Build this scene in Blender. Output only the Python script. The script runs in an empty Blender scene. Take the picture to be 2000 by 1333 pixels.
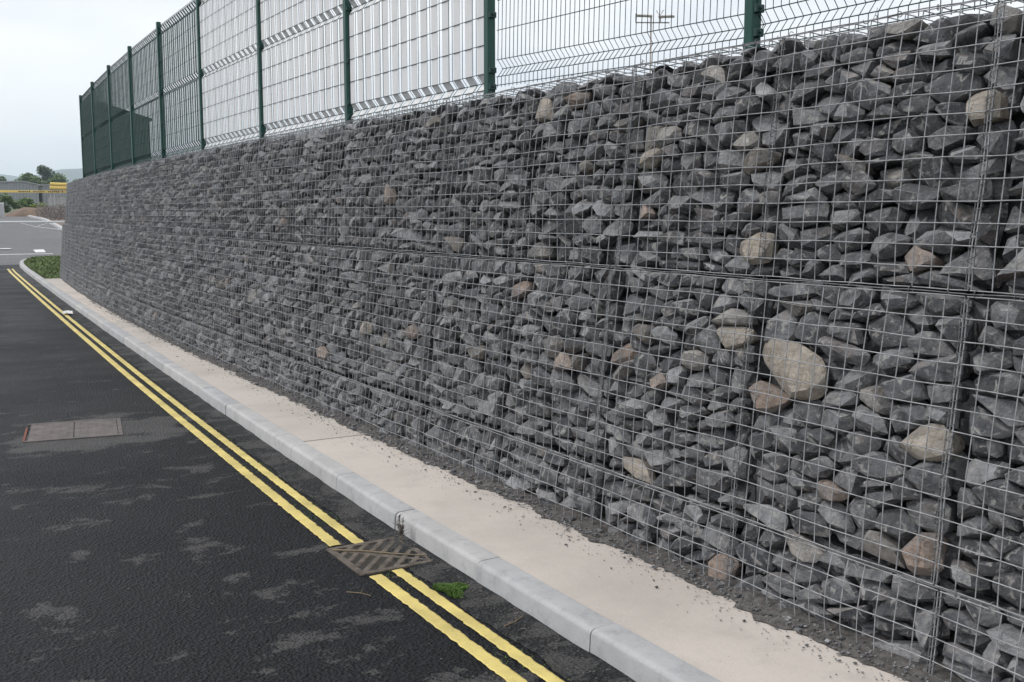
import bpy, bmesh, math, random
import numpy as np
from mathutils import Vector, noise as mnoise

R = math.radians
random.seed(7)
scene = bpy.context.scene
COL = scene.collection

# ------------------------------------------------------------------ camera
cam = bpy.data.cameras.new('camera')
cam.sensor_width = 36.0
cam.lens = 36.92
cam.clip_start = 0.05
cam.clip_end = 12000
cam_ob = bpy.data.objects.new('camera', cam)
COL.objects.link(cam_ob)
cam_ob.location = (0, 0, 1.69)
cam_ob.rotation_euler = (R(90 - 6.96), 0, R(-30.98))
scene.camera = cam_ob

# ------------------------------------------------------------------ sky, sun, exposure
SUN_EL, SUN_AZ = R(52), R(-62)         # azimuth measured from +Y towards +X
world = bpy.data.worlds.new('World')
scene.world = world
world.use_nodes = True
wn, wl = world.node_tree.nodes, world.node_tree.links
wn.clear()
w_out = wn.new('ShaderNodeOutputWorld')
w_bg = wn.new('ShaderNodeBackground')
w_bg.inputs['Strength'].default_value = 0.1
w_sky = wn.new('ShaderNodeTexSky')
w_sky.sky_type = 'NISHITA'
w_sky.sun_disc = False
w_sky.sun_elevation = SUN_EL
w_sky.sun_rotation = SUN_AZ
w_sky.air_density = 1.0
w_sky.dust_density = 2.0
w_tc = wn.new('ShaderNodeTexCoord')
w_map = wn.new('ShaderNodeMapping')
w_map.inputs['Scale'].default_value = (1.0, 1.0, 3.2)
w_map.inputs['Location'].default_value = (3.3, 1.2, 0.4)
w_noise = wn.new('ShaderNodeTexNoise')
w_noise.inputs['Scale'].default_value = 2.1
w_noise.inputs['Detail'].default_value = 5
w_noise.inputs['Roughness'].default_value = 0.5
w_ramp = wn.new('ShaderNodeValToRGB')                     # cloud tone
w_ramp.color_ramp.elements[0].position = 0.33
w_ramp.color_ramp.elements[0].color = (7.9, 8.2, 8.85, 1)
w_ramp.color_ramp.elements[1].position = 0.62
w_ramp.color_ramp.elements[1].color = (9.6, 9.65, 9.7, 1)
w_cov = wn.new('ShaderNodeMapRange')                      # cloud cover
w_cov.inputs['From Min'].default_value = 0.3
w_cov.inputs['From Max'].default_value = 0.55
w_cov.inputs['To Min'].default_value = 0.80
w_cov.inputs['To Max'].default_value = 0.97
w_mix = wn.new('ShaderNodeMix')
w_mix.data_type = 'RGBA'
wl.new(w_tc.outputs['Generated'], w_map.inputs['Vector'])
wl.new(w_map.outputs[0], w_noise.inputs['Vector'])
wl.new(w_noise.outputs['Fac'], w_ramp.inputs['Fac'])
wl.new(w_noise.outputs['Fac'], w_cov.inputs['Value'])
wl.new(w_cov.outputs['Result'], w_mix.inputs['Factor'])
wl.new(w_sky.outputs['Color'], w_mix.inputs['A'])
wl.new(w_ramp.outputs['Color'], w_mix.inputs['B'])
wl.new(w_mix.outputs['Result'], w_bg.inputs['Color'])
wl.new(w_bg.outputs[0], w_out.inputs['Surface'])

sun = bpy.data.lights.new('sun', 'SUN')
sun.energy = 1.3
sun.angle = R(14)
sun.color = (1.0, 0.965, 0.91)
sun_ob = bpy.data.objects.new('sun', sun)
COL.objects.link(sun_ob)
sun_dir = Vector((math.sin(SUN_AZ) * math.cos(SUN_EL), math.cos(SUN_AZ) * math.cos(SUN_EL), math.sin(SUN_EL)))
sun_ob.rotation_euler = sun_dir.to_track_quat('Z', 'Y').to_euler()
sun_ob.location = (0, 0, 40)

vs = scene.view_settings
vs.view_transform = 'Standard'
vs.look = 'None'
vs.exposure = 0.32
vs.gamma = 1.0
vs.use_curve_mapping = False
scene.cycles.max_bounces = 6
scene.cycles.diffuse_bounces = 3
scene.cycles.volume_bounces = 2

# ------------------------------------------------------------------ material helpers
def nmat(name):
    m = bpy.data.materials.new(name)
    m.use_nodes = True
    n, l = m.node_tree.nodes, m.node_tree.links
    return m, n, l, n['Principled BSDF']

def nd(n, kind, **kw):
    x = n.new('ShaderNode' + kind)
    for k, v in kw.items():
        if k in x.inputs:
            x.inputs[k].default_value = v
        else:
            setattr(x, k, v)
    return x

def rampnode(n, stops):
    r = n.new('ShaderNodeValToRGB')
    cr = r.color_ramp
    while len(cr.elements) < len(stops):
        cr.elements.new(0.5)
    for el, (p, c) in zip(cr.elements, stops):
        el.position = p
        el.color = (c[0], c[1], c[2], 1) if hasattr(c, '__len__') else (c, c, c, 1)
    return r

def mixc(n, l, fac, a, b, mode='MIX'):
    m = n.new('ShaderNodeMix')
    m.data_type = 'RGBA'
    m.blend_type = mode
    for key, v in (('Factor', fac), ('A', a), ('B', b)):
        if hasattr(v, 'is_linked'):
            l.new(v, m.inputs[key])
        elif key == 'Factor':
            m.inputs[key].default_value = v
        else:
            m.inputs[key].default_value = (v[0], v[1], v[2], 1)
    return m.outputs['Result']

def bump(n, l, height, strength, dist, bsdf, prev=None):
    b = n.new('ShaderNodeBump')
    b.inputs['Strength'].default_value = strength
    b.inputs['Distance'].default_value = dist
    l.new(height, b.inputs['Height'])
    if prev is not None:
        l.new(prev, b.inputs['Normal'])
    l.new(b.outputs[0], bsdf.inputs['Normal'])
    return b.outputs[0]

def simple_mat(name, col, rough=0.6, metal=0.0, var=0.25, scale=6.0, bstr=0.15, bscale=60.0, spec=0.4):
    """base colour with soft noise variation and fine relief"""
    m, n, l, b = nmat(name)
    tc = nd(n, 'TexCoord')
    nz = nd(n, 'TexNoise', Scale=scale, Detail=5.0, Roughness=0.6)
    l.new(tc.outputs['Object'], nz.inputs['Vector'])
    lo = [c * (1 - var) for c in col]
    hi = [min(1, c * (1 + var)) for c in col]
    r = rampnode(n, [(0.3, lo), (0.7, hi)])
    l.new(nz.outputs['Fac'], r.inputs['Fac'])
    l.new(r.outputs['Color'], b.inputs['Base Color'])
    b.inputs['Roughness'].default_value = rough
    b.inputs['Metallic'].default_value = metal
    b.inputs['Specular IOR Level'].default_value = spec
    if bstr:
        n2 = nd(n, 'TexNoise', Scale=bscale, Detail=3.0)
        l.new(tc.outputs['Object'], n2.inputs['Vector'])
        bump(n, l, n2.outputs['Fac'], bstr, 0.01, b)
    return m

def stone_mat(name, lo, mid, hi, vein=0.8, alt=(0.235, 0.195, 0.17), own=False):
    m, n, l, b = nmat(name)
    tc = nd(n, 'TexCoord')
    oi = nd(n, 'ObjectInfo')
    gi = nd(n, 'NewGeometry')
    add = nd(n, 'Math', operation='ADD')
    l.new(oi.outputs['Random'], add.inputs[0])
    l.new(gi.outputs['Random Per Island'], add.inputs[1])
    wn_ = nd(n, 'TexWhiteNoise', noise_dimensions='1D')
    mul = nd(n, 'Math', operation='MULTIPLY')
    mul.inputs[1].default_value = 913.7
    l.new(add.outputs[0], mul.inputs[0])
    l.new(mul.outputs[0], wn_.inputs['W'])
    off = nd(n, 'VectorMath', operation='MULTIPLY_ADD')
    l.new(wn_.outputs['Color'], off.inputs[0])
    off.inputs[1].default_value = (40, 40, 40)
    l.new(tc.outputs['Object'], off.inputs[2])
    vec = off.outputs[0]
    base = rampnode(n, [(0.0, lo), (0.5, mid), (0.86, hi), (1.0, [c * 1.35 for c in hi])])
    l.new(wn_.outputs['Value'], base.inputs['Fac'])
    # mottling inside a stone
    nz = nd(n, 'TexNoise', Scale=14.0, Detail=6.0, Roughness=0.62)
    l.new(vec, nz.inputs['Vector'])
    mr = rampnode(n, [(0.28, 0.5), (0.72, 1.45)])
    l.new(nz.outputs['Fac'], mr.inputs['Fac'])
    c1 = mixc(n, l, 1.0, base.outputs['Color'], mr.outputs['Color'], 'MULTIPLY')
    # hue drift: slightly brown or blue stones
    hue = rampnode(n, [(0.0, (1.0, 0.985, 0.975)), (0.5, (1.0, 1.0, 1.015)), (1.0, (1.02, 1.0, 0.985))])
    wn2 = nd(n, 'TexWhiteNoise', noise_dimensions='1D')
    mul2 = nd(n, 'Math', operation='MULTIPLY')
    mul2.inputs[1].default_value = 377.1
    l.new(add.outputs[0], mul2.inputs[0])
    l.new(mul2.outputs[0], wn2.inputs['W'])
    l.new(wn2.outputs['Value'], hue.inputs['Fac'])
    c2 = mixc(n, l, 1.0, c1, hue.outputs['Color'], 'MULTIPLY')
    # weathered skin: patches of another tone, on some stones only
    al = nd(n, 'TexNoise', Scale=7.0, Detail=4.0, Roughness=0.55)
    l.new(vec, al.inputs['Vector'])
    ar = rampnode(n, [(0.46, 0.0), (0.60, 0.85)])
    l.new(al.outputs['Fac'], ar.inputs['Fac'])
    wsel = rampnode(n, [(0.0, 1.0), (0.01, 1.0)]) if own else rampnode(n, [(0.80, 0.0), (0.98, 0.65)])
    l.new(wn2.outputs['Value'], wsel.inputs['Fac'])
    am = nd(n, 'Math', operation='MULTIPLY')
    l.new(ar.outputs['Color'], am.inputs[0])
    l.new(wsel.outputs['Color'], am.inputs[1])
    c2 = mixc(n, l, am.outputs[0], c2, alt)
    # calcite veins: thin ridges of a distorted noise, only in places
    v1 = nd(n, 'TexNoise', Scale=9.0, Detail=3.0, Distortion=0.7)
    l.new(vec, v1.inputs['Vector'])
    s1 = nd(n, 'Math', operation='SUBTRACT')
    s1.inputs[1].default_value = 0.5
    l.new(v1.outputs['Fac'], s1.inputs[0])
    a1 = nd(n, 'Math', operation='ABSOLUTE')
    l.new(s1.outputs[0], a1.inputs[0])
    vr = rampnode(n, [(0.0, 1.0), (0.012, 0.9), (0.045, 0.0)])
    l.new(a1.outputs[0], vr.inputs['Fac'])
    m1 = nd(n, 'TexNoise', Scale=22.0, Detail=2.0)
    l.new(vec, m1.inputs['Vector'])
    mm = rampnode(n, [(0.47, 0.0), (0.6, vein)])
    l.new(m1.outputs['Fac'], mm.inputs['Fac'])
    vm = nd(n, 'Math', operation='MULTIPLY')
    l.new(vr.outputs['Color'], vm.inputs[0])
    l.new(mm.outputs['Color'], vm.inputs[1])
    c3 = mixc(n, l, vm.outputs[0], c2, (0.46, 0.445, 0.43))
    # bruised pale chips from quarrying
    ch = nd(n, 'TexNoise', Scale=38.0, Detail=4.0, Roughness=0.7)
    l.new(vec, ch.inputs['Vector'])
    cr = rampnode(n, [(0.58, 0.0), (0.68, 0.55)])
    l.new(ch.outputs['Fac'], cr.inputs['Fac'])
    c4 = mixc(n, l, cr.outputs['Color'], c3, (0.36, 0.35, 0.34))
    l.new(c4, b.inputs['Base Color'])
    b.inputs['Roughness'].default_value = 0.72
    b.inputs['Specular IOR Level'].default_value = 0.35
    bz = nd(n, 'TexNoise', Scale=30.0, Detail=7.0, Roughness=0.65)
    l.new(vec, bz.inputs['Vector'])
    bump(n, l, bz.outputs['Fac'], 0.9, 0.03, b)
    return m

def asphalt_mat(name, base, dust, thr, dustamt, pools=()):
    m, n, l, b = nmat(name)
    tc = nd(n, 'TexCoord')
    o = tc.outputs['Object']
    n1 = nd(n, 'TexNoise', Scale=0.8, Detail=4.0)
    l.new(o, n1.inputs['Vector'])
    r1 = rampnode(n, [(0.3, [c * 0.72 for c in base]), (0.7, [c * 1.35 for c in base])])
    l.new(n1.outputs['Fac'], r1.inputs['Fac'])
    vo = nd(n, 'TexVoronoi', Scale=68.0)
    l.new(o, vo.inputs['Vector'])
    rv = rampnode(n, [(0.0, 0.35), (0.8, 1.3), (1.0, 2.3)])
    l.new(vo.outputs['Color'], rv.inputs['Fac'])
    c1 = mixc(n, l, 1.0, r1.outputs['Color'], rv.outputs['Color'], 'MULTIPLY')
    # dried silt in shallow patches
    nd1 = nd(n, 'TexNoise', Scale=3.6, Detail=9.0, Roughness=0.66, Distortion=0.3)
    mp = nd(n, 'Mapping')
    mp.inputs['Location'].default_value = (2.7, 9.1, 0)
    mp.inputs['Rotation'].default_value = (0, 0, 0.6)
    mp.inputs['Scale'].default_value = (0.75, 1.15, 1)
    l.new(o, mp.inputs['Vector'])
    l.new(mp.outputs[0], nd1.inputs['Vector'])
    agg = nd(n, 'Math', operation='MULTIPLY_ADD')
    agg.inputs[1].default_value = 0.09
    agg.inputs[2].default_value = -0.045
    l.new(vo.outputs['Distance'], agg.inputs[0])
    dsum = nd(n, 'Math', operation='ADD')
    l.new(nd1.outputs['Fac'], dsum.inputs[0])
    l.new(agg.outputs[0], dsum.inputs[1])
    dn = dsum.outputs[0]
    for (cx, cy, rr_, k) in pools:          # hollows where silt settled
        sb_ = nd(n, 'VectorMath', operation='DISTANCE')
        l.new(o, sb_.inputs[0])
        sb_.inputs[1].default_value = (cx, cy, 0)
        mr_ = nd(n, 'MapRange')
        mr_.inputs['From Min'].default_value = 0.0
        mr_.inputs['From Max'].default_value = rr_
        mr_.inputs['To Min'].default_value = k
        mr_.inputs['To Max'].default_value = 0.0
        l.new(sb_.outputs['Value'], mr_.inputs['Value'])
        ad = nd(n, 'Math', operation='ADD')
        l.new(dn, ad.inputs[0])
        l.new(mr_.outputs['Result'], ad.inputs[1])
        dn = ad.outputs[0]
    rd = rampnode(n, [(thr, 0.0), (thr + 0.02, dustamt * 0.75), (thr + 0.1, dustamt)])
    l.new(dn, rd.inputs['Fac'])
    c2 = mixc(n, l, rd.outputs['Color'], c1, dust)
    # single pale chippings
    vc = nd(n, 'TexVoronoi', Scale=26.0)
    l.new(o, vc.inputs['Vector'])
    rc = rampnode(n, [(0.045, 1.0), (0.06, 0.0)])
    l.new(vc.outputs['Distance'], rc.inputs['Fac'])
    sp = nd(n, 'SeparateColor')
    l.new(vc.outputs['Color'], sp.inputs[0])
    rs = rampnode(n, [(0.95, 0.0), (0.96, 0.7)])
    l.new(sp.outputs[0], rs.inputs['Fac'])
    ms = nd(n, 'Math', operation='MULTIPLY')
    l.new(rc.outputs['Color'], ms.inputs[0])
    l.new(rs.outputs['Color'], ms.inputs[1])
    c3 = mixc(n, l, ms.outputs[0], c2, (0.3, 0.29, 0.27))
    l.new(c3, b.inputs['Base Color'])
    rr = rampnode(n, [(0.3, 0.5), (0.7, 0.72)])
    l.new(n1.outputs['Fac'], rr.inputs['Fac'])
    l.new(rr.outputs['Color'], b.inputs['Roughness'])
    b.inputs['Specular IOR Level'].default_value = 0.22
    bz = nd(n, 'TexNoise', Scale=70.0, Detail=4.0, Roughness=0.7)
    l.new(o, bz.inputs['Vector'])
    p = bump(n, l, vo.outputs['Distance'], 0.9, 0.012, b)
    # silt fills the texture, so the relief is softer there
    bump(n, l, bz.outputs['Fac'], 0.5, 0.02, b, p)
    return m

M = {}
M['stone'] = stone_mat('grey_limestone', (0.076, 0.079, 0.087), (0.150, 0.154, 0.165), (0.255, 0.259, 0.270))
M['buff'] = stone_mat('buff_stone', (0.38, 0.335, 0.285), (0.43, 0.385, 0.33), (0.5, 0.45, 0.39), 0.2, (0.33, 0.30, 0.27), True)
M['pink'] = stone_mat('pinkish_stone', (0.33, 0.255, 0.21), (0.37, 0.295, 0.25), (0.42, 0.345, 0.30), 0.2, (0.19, 0.18, 0.178), True)
M['pale'] = stone_mat('pale_stone', (0.30, 0.285, 0.265), (0.36, 0.34, 0.32), (0.44, 0.41, 0.38), 0.7, (0.17, 0.17, 0.175), True)
M['brown'] = stone_mat('brown_stone', (0.2, 0.182, 0.16), (0.235, 0.215, 0.19), (0.28, 0.25, 0.22), 0.4, (0.15, 0.15, 0.155), True)
M['core'] = simple_mat('shade_dark_rubble', (0.05, 0.05, 0.052), 0.9)  # rubble darkened to paint the shade inside the baskets
M['wire'] = simple_mat('galvanised_wire', (0.325, 0.33, 0.345), 0.5, 0.2, 0.35, 22, 0.05)
M['wire_dark'] = simple_mat('dull_binder_wire', (0.16, 0.163, 0.17), 0.55, 0.2, 0.3, 30, 0)
M['green'] = simple_mat('green_powder_coat', (0.008, 0.062, 0.048), 0.42, 0, 0.12, 3, 0.03, 80, 0.4)
M['greenwire'] = simple_mat('green_coated_wire', (0.012, 0.045, 0.04), 0.5, 0, 0.1, 3, 0)
M['wire_band_light'] = simple_mat('light_grey_strip', (0.72, 0.72, 0.73), 0.5, 0, 0.08, 2, 0.03)
M['wire_band_dark'] = simple_mat('dark_grey_green_strip', (0.014, 0.05, 0.042), 0.6, 0, 0.2, 2, 0.03)
M['steel'] = simple_mat('zinc_fitting', (0.3, 0.31, 0.32), 0.4, 0.7, 0.2, 20, 0)
M['asphalt'] = asphalt_mat('new_asphalt', (0.0105, 0.0112, 0.014), (0.115, 0.11, 0.108), 0.615, 0.6, [(1.5, 8.55, 0.95, 0.30), (1.0, 8.3, 0.6, 0.2), (1.62, 4.9, 0.5, 0.11), (1.45, 4.2, 0.5, 0.09), (1.55, 3.7, 0.5, 0.10), (1.15, 5.3, 0.5, 0.08), (1.75, 3.2, 0.5, 0.08), (0.6, 4.6, 0.5, 0.05), (1.1, 6.6, 0.8, 0.09), (1.8, 7.0, 0.6, 0.09)])
M['old_asphalt'] = asphalt_mat('old_asphalt', (0.135, 0.135, 0.14), (0.2, 0.198, 0.195), 0.56, 0.6)
M['gutter'] = asphalt_mat('gutter_asphalt', (0.02, 0.021, 0.022), (0.08, 0.077, 0.075), 0.5, 0.75)

def paint_mat(name, col, wear):
    m, n, l, b = nmat(name)
    tc = nd(n, 'TexCoord')
    n1 = nd(n, 'TexNoise', Scale=5.0, Detail=6.0)
    l.new(tc.outputs['Object'], n1.inputs['Vector'])
    r = rampnode(n, [(0.3, [c * 0.72 for c in col]), (0.7, [min(1, c * 1.08) for c in col])])
    l.new(n1.outputs['Fac'], r.inputs['Fac'])
    n2 = nd(n, 'TexNoise', Scale=75.0, Detail=4.0, Roughness=0.75)
    l.new(tc.outputs['Object'], n2.inputs['Vector'])
    rw = rampnode(n, [(0.6, 0.0), (0.7, wear)])
    l.new(n2.outputs['Fac'], rw.inputs['Fac'])
    c = mixc(n, l, rw.outputs['Color'], r.outputs['Color'], (0.09, 0.085, 0.06))
    l.new(c, b.inputs['Base Color'])
    b.inputs['Roughness'].default_value = 0.6
    bump(n, l, n2.outputs['Fac'], 0.35, 0.01, b)
    return m
M['yellow'] = paint_mat('yellow_road_paint', (0.72, 0.585, 0.20), 0.65)
M['white'] = paint_mat('white_road_paint', (0.72, 0.72, 0.73), 0.4)

def concrete_mat(name, col, stain, sc=1.2, crack=0.0):
    m, n, l, b = nmat(name)
    tc = nd(n, 'TexCoord')
    gi = nd(n, 'ObjectInfo')
    off = nd(n, 'VectorMath', operation='MULTIPLY_ADD')
    l.new(gi.outputs['Random'], off.inputs[0])
    off.inputs[1].default_value = (17, 31, 11)
    l.new(tc.outputs['Object'], off.inputs[2])
    v = off.outputs[0]
    n1 = nd(n, 'TexNoise', Scale=sc, Detail=7.0, Roughness=0.6)
    l.new(v, n1.inputs['Vector'])
    r = rampnode(n, [(0.28, [c * 0.82 for c in col]), (0.5, col), (0.75, [min(1, c * 1.1) for c in col])])
    l.new(n1.outputs['Fac'], r.inputs['Fac'])
    tint = rampnode(n, [(0.0, (0.93, 0.94, 0.96)), (1.0, (1.06, 1.04, 1.02))])
    l.new(gi.outputs['Random'], tint.inputs['Fac'])
    c1 = mixc(n, l, 1.0, r.outputs['Color'], tint.outputs['Color'], 'MULTIPLY')
    n2 = nd(n, 'TexNoise', Scale=sc * 4.2, Detail=6.0, Roughness=0.7)
    l.new(v, n2.inputs['Vector'])
    r2 = rampnode(n, [(0.52, 0.0), (0.7, 0.6)])
    l.new(n2.outputs['Fac'], r2.inputs['Fac'])
    c2 = mixc(n, l, r2.outputs['Color'], c1, stain)
    n3 = nd(n, 'TexNoise', Scale=140.0, Detail=3.0)
    l.new(v, n3.inputs['Vector'])
    r3 = rampnode(n, [(0.3, 0.95), (0.7, 1.05)])
    l.new(n3.outputs['Fac'], r3.inputs['Fac'])
    c3 = mixc(n, l, 1.0, c2, r3.outputs['Color'], 'MULTIPLY')
    vc = nd(n, 'TexVoronoi', Scale=19.0)
    l.new(v, vc.inputs['Vector'])
    rc = rampnode(n, [(0.05, 1.0), (0.075, 0.0)])
    l.new(vc.outputs['Distance'], rc.inputs['Fac'])
    sp = nd(n, 'SeparateColor')
    l.new(vc.outputs['Color'], sp.inputs[0])
    rs = rampnode(n, [(0.9, 0.0), (0.92, 0.6)])
    l.new(sp.outputs[0], rs.inputs['Fac'])
    ms = nd(n, 'Math', operation='MULTIPLY')
    l.new(rc.outputs['Color'], ms.inputs[0])
    l.new(rs.outputs['Color'], ms.inputs[1])
    c4 = mixc(n, l, ms.outputs[0], c3, [s * 0.45 for s in stain])
    l.new(c4, b.inputs['Base Color'])
    b.inputs['Roughness'].default_value = 0.82
    b.inputs['Specular IOR Level'].default_value = 0.25
    bump(n, l, n2.outputs['Fac'], 0.2, 0.02, b)
    return m
M['kerb'] = concrete_mat('kerb_concrete', (0.43, 0.43, 0.435), (0.27, 0.275, 0.285), 3.0)
M['slab'] = concrete_mat('cream_concrete', (0.55, 0.50, 0.455), (0.45, 0.415, 0.38), 0.9)
M['dirt'] = simple_mat('grey_stone_fines', (0.11, 0.102, 0.097), 0.95, 0, 0.5, 30, 0.9, 150)
M['rust'] = simple_mat('rusty_dusty_iron', (0.125, 0.105, 0.088), 0.8, 0.1, 0.5, 18, 0.4, 90)
M['cover'] = simple_mat('silted_iron_cover', (0.135, 0.12, 0.114), 0.85, 0.0, 0.3, 9, 0.4, 60)
M['redrust'] = simple_mat('red_rust', (0.2, 0.075, 0.05), 0.8, 0.1, 0.3, 20, 0.3)
M['black'] = simple_mat('gully_silt', (0.04, 0.036, 0.031), 0.9)
M['moss'] = simple_mat('bright_moss', (0.085, 0.16, 0.03), 0.8, 0, 0.4, 30, 0)
M['grass'] = simple_mat('grass_blade', (0.15, 0.20, 0.075), 0.7, 0, 0.4, 0.9, 0)
M['soil'] = simple_mat('brown_soil', (0.16, 0.115, 0.085), 0.95, 0, 0.3, 1.5, 0.6, 9)
M['turf'] = simple_mat('turf_soil', (0.06, 0.085, 0.035), 0.95, 0, 0.4, 2.5, 0.4, 20)
M['twig'] = simple_mat('dry_twig', (0.22, 0.17, 0.11), 0.8, 0, 0.3, 30, 0.2)
M['paper'] = simple_mat('white_litter', (0.75, 0.74, 0.72), 0.7, 0, 0.08, 10, 0)
M['leaf'] = simple_mat('tree_leaf', (0.095, 0.145, 0.055), 0.6, 0, 0.4, 0.6, 0)
M['leaf2'] = simple_mat('bush_leaf', (0.12, 0.19, 0.05), 0.6, 0, 0.4, 1.2, 0)
M['leaf3'] = simple_mat('yellow_green_leaf', (0.24, 0.29, 0.07), 0.6, 0, 0.3, 1.2, 0)
M['dry'] = simple_mat('dry_weed_stalk', (0.22, 0.195, 0.185), 0.9, 0, 0.4, 3, 0)
M['bark'] = simple_mat('bark', (0.08, 0.065, 0.05), 0.9, 0, 0.3, 8, 0.5, 30)
M['cladding'] = simple_mat('grey_cladding', (0.27, 0.28, 0.295), 0.5, 0, 0.06, 0.4, 0)
M['recess_shade'] = simple_mat('painted_recess_shade', (0.10, 0.10, 0.11), 0.6, 0, 0.1, 0.4, 0)  # shade between the two sheds, put into the colour
M['roofsheet'] = simple_mat('pale_roof_sheet', (0.34, 0.345, 0.36), 0.5, 0, 0.08, 0.4, 0)
M['safety'] = simple_mat('yellow_enamel', (0.78, 0.58, 0.16), 0.45, 0, 0.08, 1, 0)
M['marks'] = simple_mat('black_marking', (0.03, 0.03, 0.03), 0.6, 0, 0.1, 1, 0)
M['whitemetal'] = simple_mat('white_enamel', (0.7, 0.7, 0.7), 0.45, 0, 0.06, 1, 0)
M['palepost'] = simple_mat('pale_grey_post', (0.42, 0.42, 0.43), 0.6, 0, 0.1, 1, 0)
M['shedgreen'] = simple_mat('dark_green_sheet', (0.012, 0.045, 0.035), 0.5, 0, 0.2, 0.5, 0)
M['hill'] = simple_mat('wooded_hill', (0.05, 0.07, 0.045), 0.95, 0, 0.3, 0.004, 0)
M['field'] = simple_mat('far_field', (0.10, 0.115, 0.06), 0.95, 0, 0.3, 0.02, 0)
M['lampgrey'] = simple_mat('weathered_lamp_metal', (0.32, 0.29, 0.27), 0.5, 0.3, 0.2, 3, 0)

# ------------------------------------------------------------------ object helpers
def mesh_obj(name, verts, faces, mat, parent=None, loc=(0, 0, 0), smooth=False):
    me = bpy.data.meshes.new(name)
    me.from_pydata([tuple(v) for v in verts], [], faces)
    me.validate()
    if isinstance(mat, (list, tuple)):
        for x in mat:
            me.materials.append(x)
    else:
        me.materials.append(mat)
    if smooth:
        me.shade_smooth()
    return link(name, me, parent, loc)

def link(name, me, parent=None, loc=(0, 0, 0), rot=(0, 0, 0)):
    ob = bpy.data.objects.new(name, me)
    COL.objects.link(ob)
    ob.location = loc
    ob.rotation_euler = rot
    if parent is not None:
        ob.parent = parent
    return ob

def tag(o, label=None, cat=None, group=None, kind=None):
    if label: o['label'] = label
    if cat: o['category'] = cat
    if group: o['group'] = group
    if kind: o['kind'] = kind
    return o

def empty(name, loc, label, cat, group=None, rz=0.0):
    o = bpy.data.objects.new(name, None)
    COL.objects.link(o)
    o.location = loc
    o.rotation_euler = (0, 0, rz)
    o.empty_display_size = 0.2
    return tag(o, label, cat, group)

class MB:
    """collects shapes for one mesh"""
    def __init__(s):
        s.v, s.f = [], []
    def add(s, vs_, fs):
        k = len(s.v)
        s.v.extend([tuple(p) for p in vs_])
        s.f.extend([tuple(i + k for i in f) for f in fs])
        return s
    def box(s, x0, x1, y0, y1, z0, z1, ch=0.0):
        if ch <= 0:
            vs_ = [(x, y, z) for z in (z0, z1) for y in (y0, y1) for x in (x0, x1)]
            return s.add(vs_, [(0, 2, 3, 1), (4, 5, 7, 6), (0, 1, 5, 4), (1, 3, 7, 5), (3, 2, 6, 7), (2, 0, 4, 6)])
        pr = [(x0 + ch, y0), (x1 - ch, y0), (x1, y0 + ch), (x1, y1 - ch), (x1 - ch, y1), (x0 + ch, y1), (x0, y1 - ch), (x0, y0 + ch)]
        n = 8
        vs_ = [(x, y, z0) for x, y in pr] + [(x, y, z1 - ch) for x, y in pr]
        cx, cy = (x0 + x1) / 2, (y0 + y1) / 2
        sx, sy = 1 - 2 * ch / max(1e-6, x1 - x0), 1 - 2 * ch / max(1e-6, y1 - y0)
        vs_ += [(cx + (x - cx) * sx, cy + (y - cy) * sy, z1) for x, y in pr]
        fs = []
        for r in range(2):
            for i in range(n):
                fs.append((r * n + i, r * n + (i + 1) % n, (r + 1) * n + (i + 1) % n, (r + 1) * n + i))
        fs.append(tuple(range(n - 1, -1, -1)))
        fs.append(tuple(range(2 * n, 3 * n)))
        return s.add(vs_, fs)
    def tube(s, pts, r, sides=4, cap=True, r2=None):
        pts = np.asarray(pts, float)
        n = len(pts)
        t = np.empty_like(pts)
        t[1:-1] = pts[2:] - pts[:-2]
        t[0] = pts[1] - pts[0]
        t[-1] = pts[-1] - pts[-2]
        t /= np.maximum(np.linalg.norm(t, axis=1, keepdims=True), 1e-9)
        ref = np.array([0.0, 0, 1]) if abs(t[0][2]) < 0.8 else np.array([1.0, 0, 0])
        a = np.cross(t, ref)
        a /= np.maximum(np.linalg.norm(a, axis=1, keepdims=True), 1e-9)
        b = np.cross(t, a)
        ang = np.arange(sides) * 2 * math.pi / sides
        rr = np.linspace(r, r if r2 is None else r2, n)[:, None, None]
        ring = pts[:, None, :] + rr * (np.cos(ang)[None, :, None] * a[:, None, :] + np.sin(ang)[None, :, None] * b[:, None, :])
        k = len(s.v)
        s.v.extend(map(tuple, ring.reshape(-1, 3).tolist()))
        for i in range(n - 1):
            o = k + i * sides
            for j in range(sides):
                j2 = (j + 1) % sides
                s.f.append((o + j, o + j2, o + sides + j2, o + sides + j))
        if cap:
            s.f.append(tuple(k + j for j in range(sides - 1, -1, -1)))
            s.f.append(tuple(k + (n - 1) * sides + j for j in range(sides)))
        return s
    def build(s, name, mat, parent=None, loc=(0, 0, 0), smooth=False):
        l = Vector(loc)
        return mesh_obj(name, [(v[0] - l.x, v[1] - l.y, v[2] - l.z) for v in s.v] if s.v else [], s.f, mat, parent, loc if parent is None else loc, smooth)

def build_local(mb, name, mat, parent, smooth=False):
    """mb holds world coordinates; the mesh is stored relative to its parent's location"""
    p = parent.location
    return mesh_obj(name, [(v[0] - p.x, v[1] - p.y, v[2] - p.z) for v in mb.v], mb.f, mat, parent, (0, 0, 0), smooth)

# ------------------------------------------------------------------ the line of the place
ZR = 0.0          # road level
ZP = 0.105        # pavement level
BAT = R(5.5)      # the wall leans back
ZM = 1.42         # seam between top and middle course
DM = 3.13         # distance of that seam from the camera's line
SETB = 0.055      # top course set back
WALL_END = 28.225
KSX = [-8, 3, 4.9, 5.7, 8.9, 11.4, 15.7, 20, 24.3, 29.2, 33, 36]
KSY = [2.22, 2.24, 2.26, 2.285, 2.40, 2.50, 2.69, 2.885, 3.09, 3.33, 3.52, 3.71]

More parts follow.
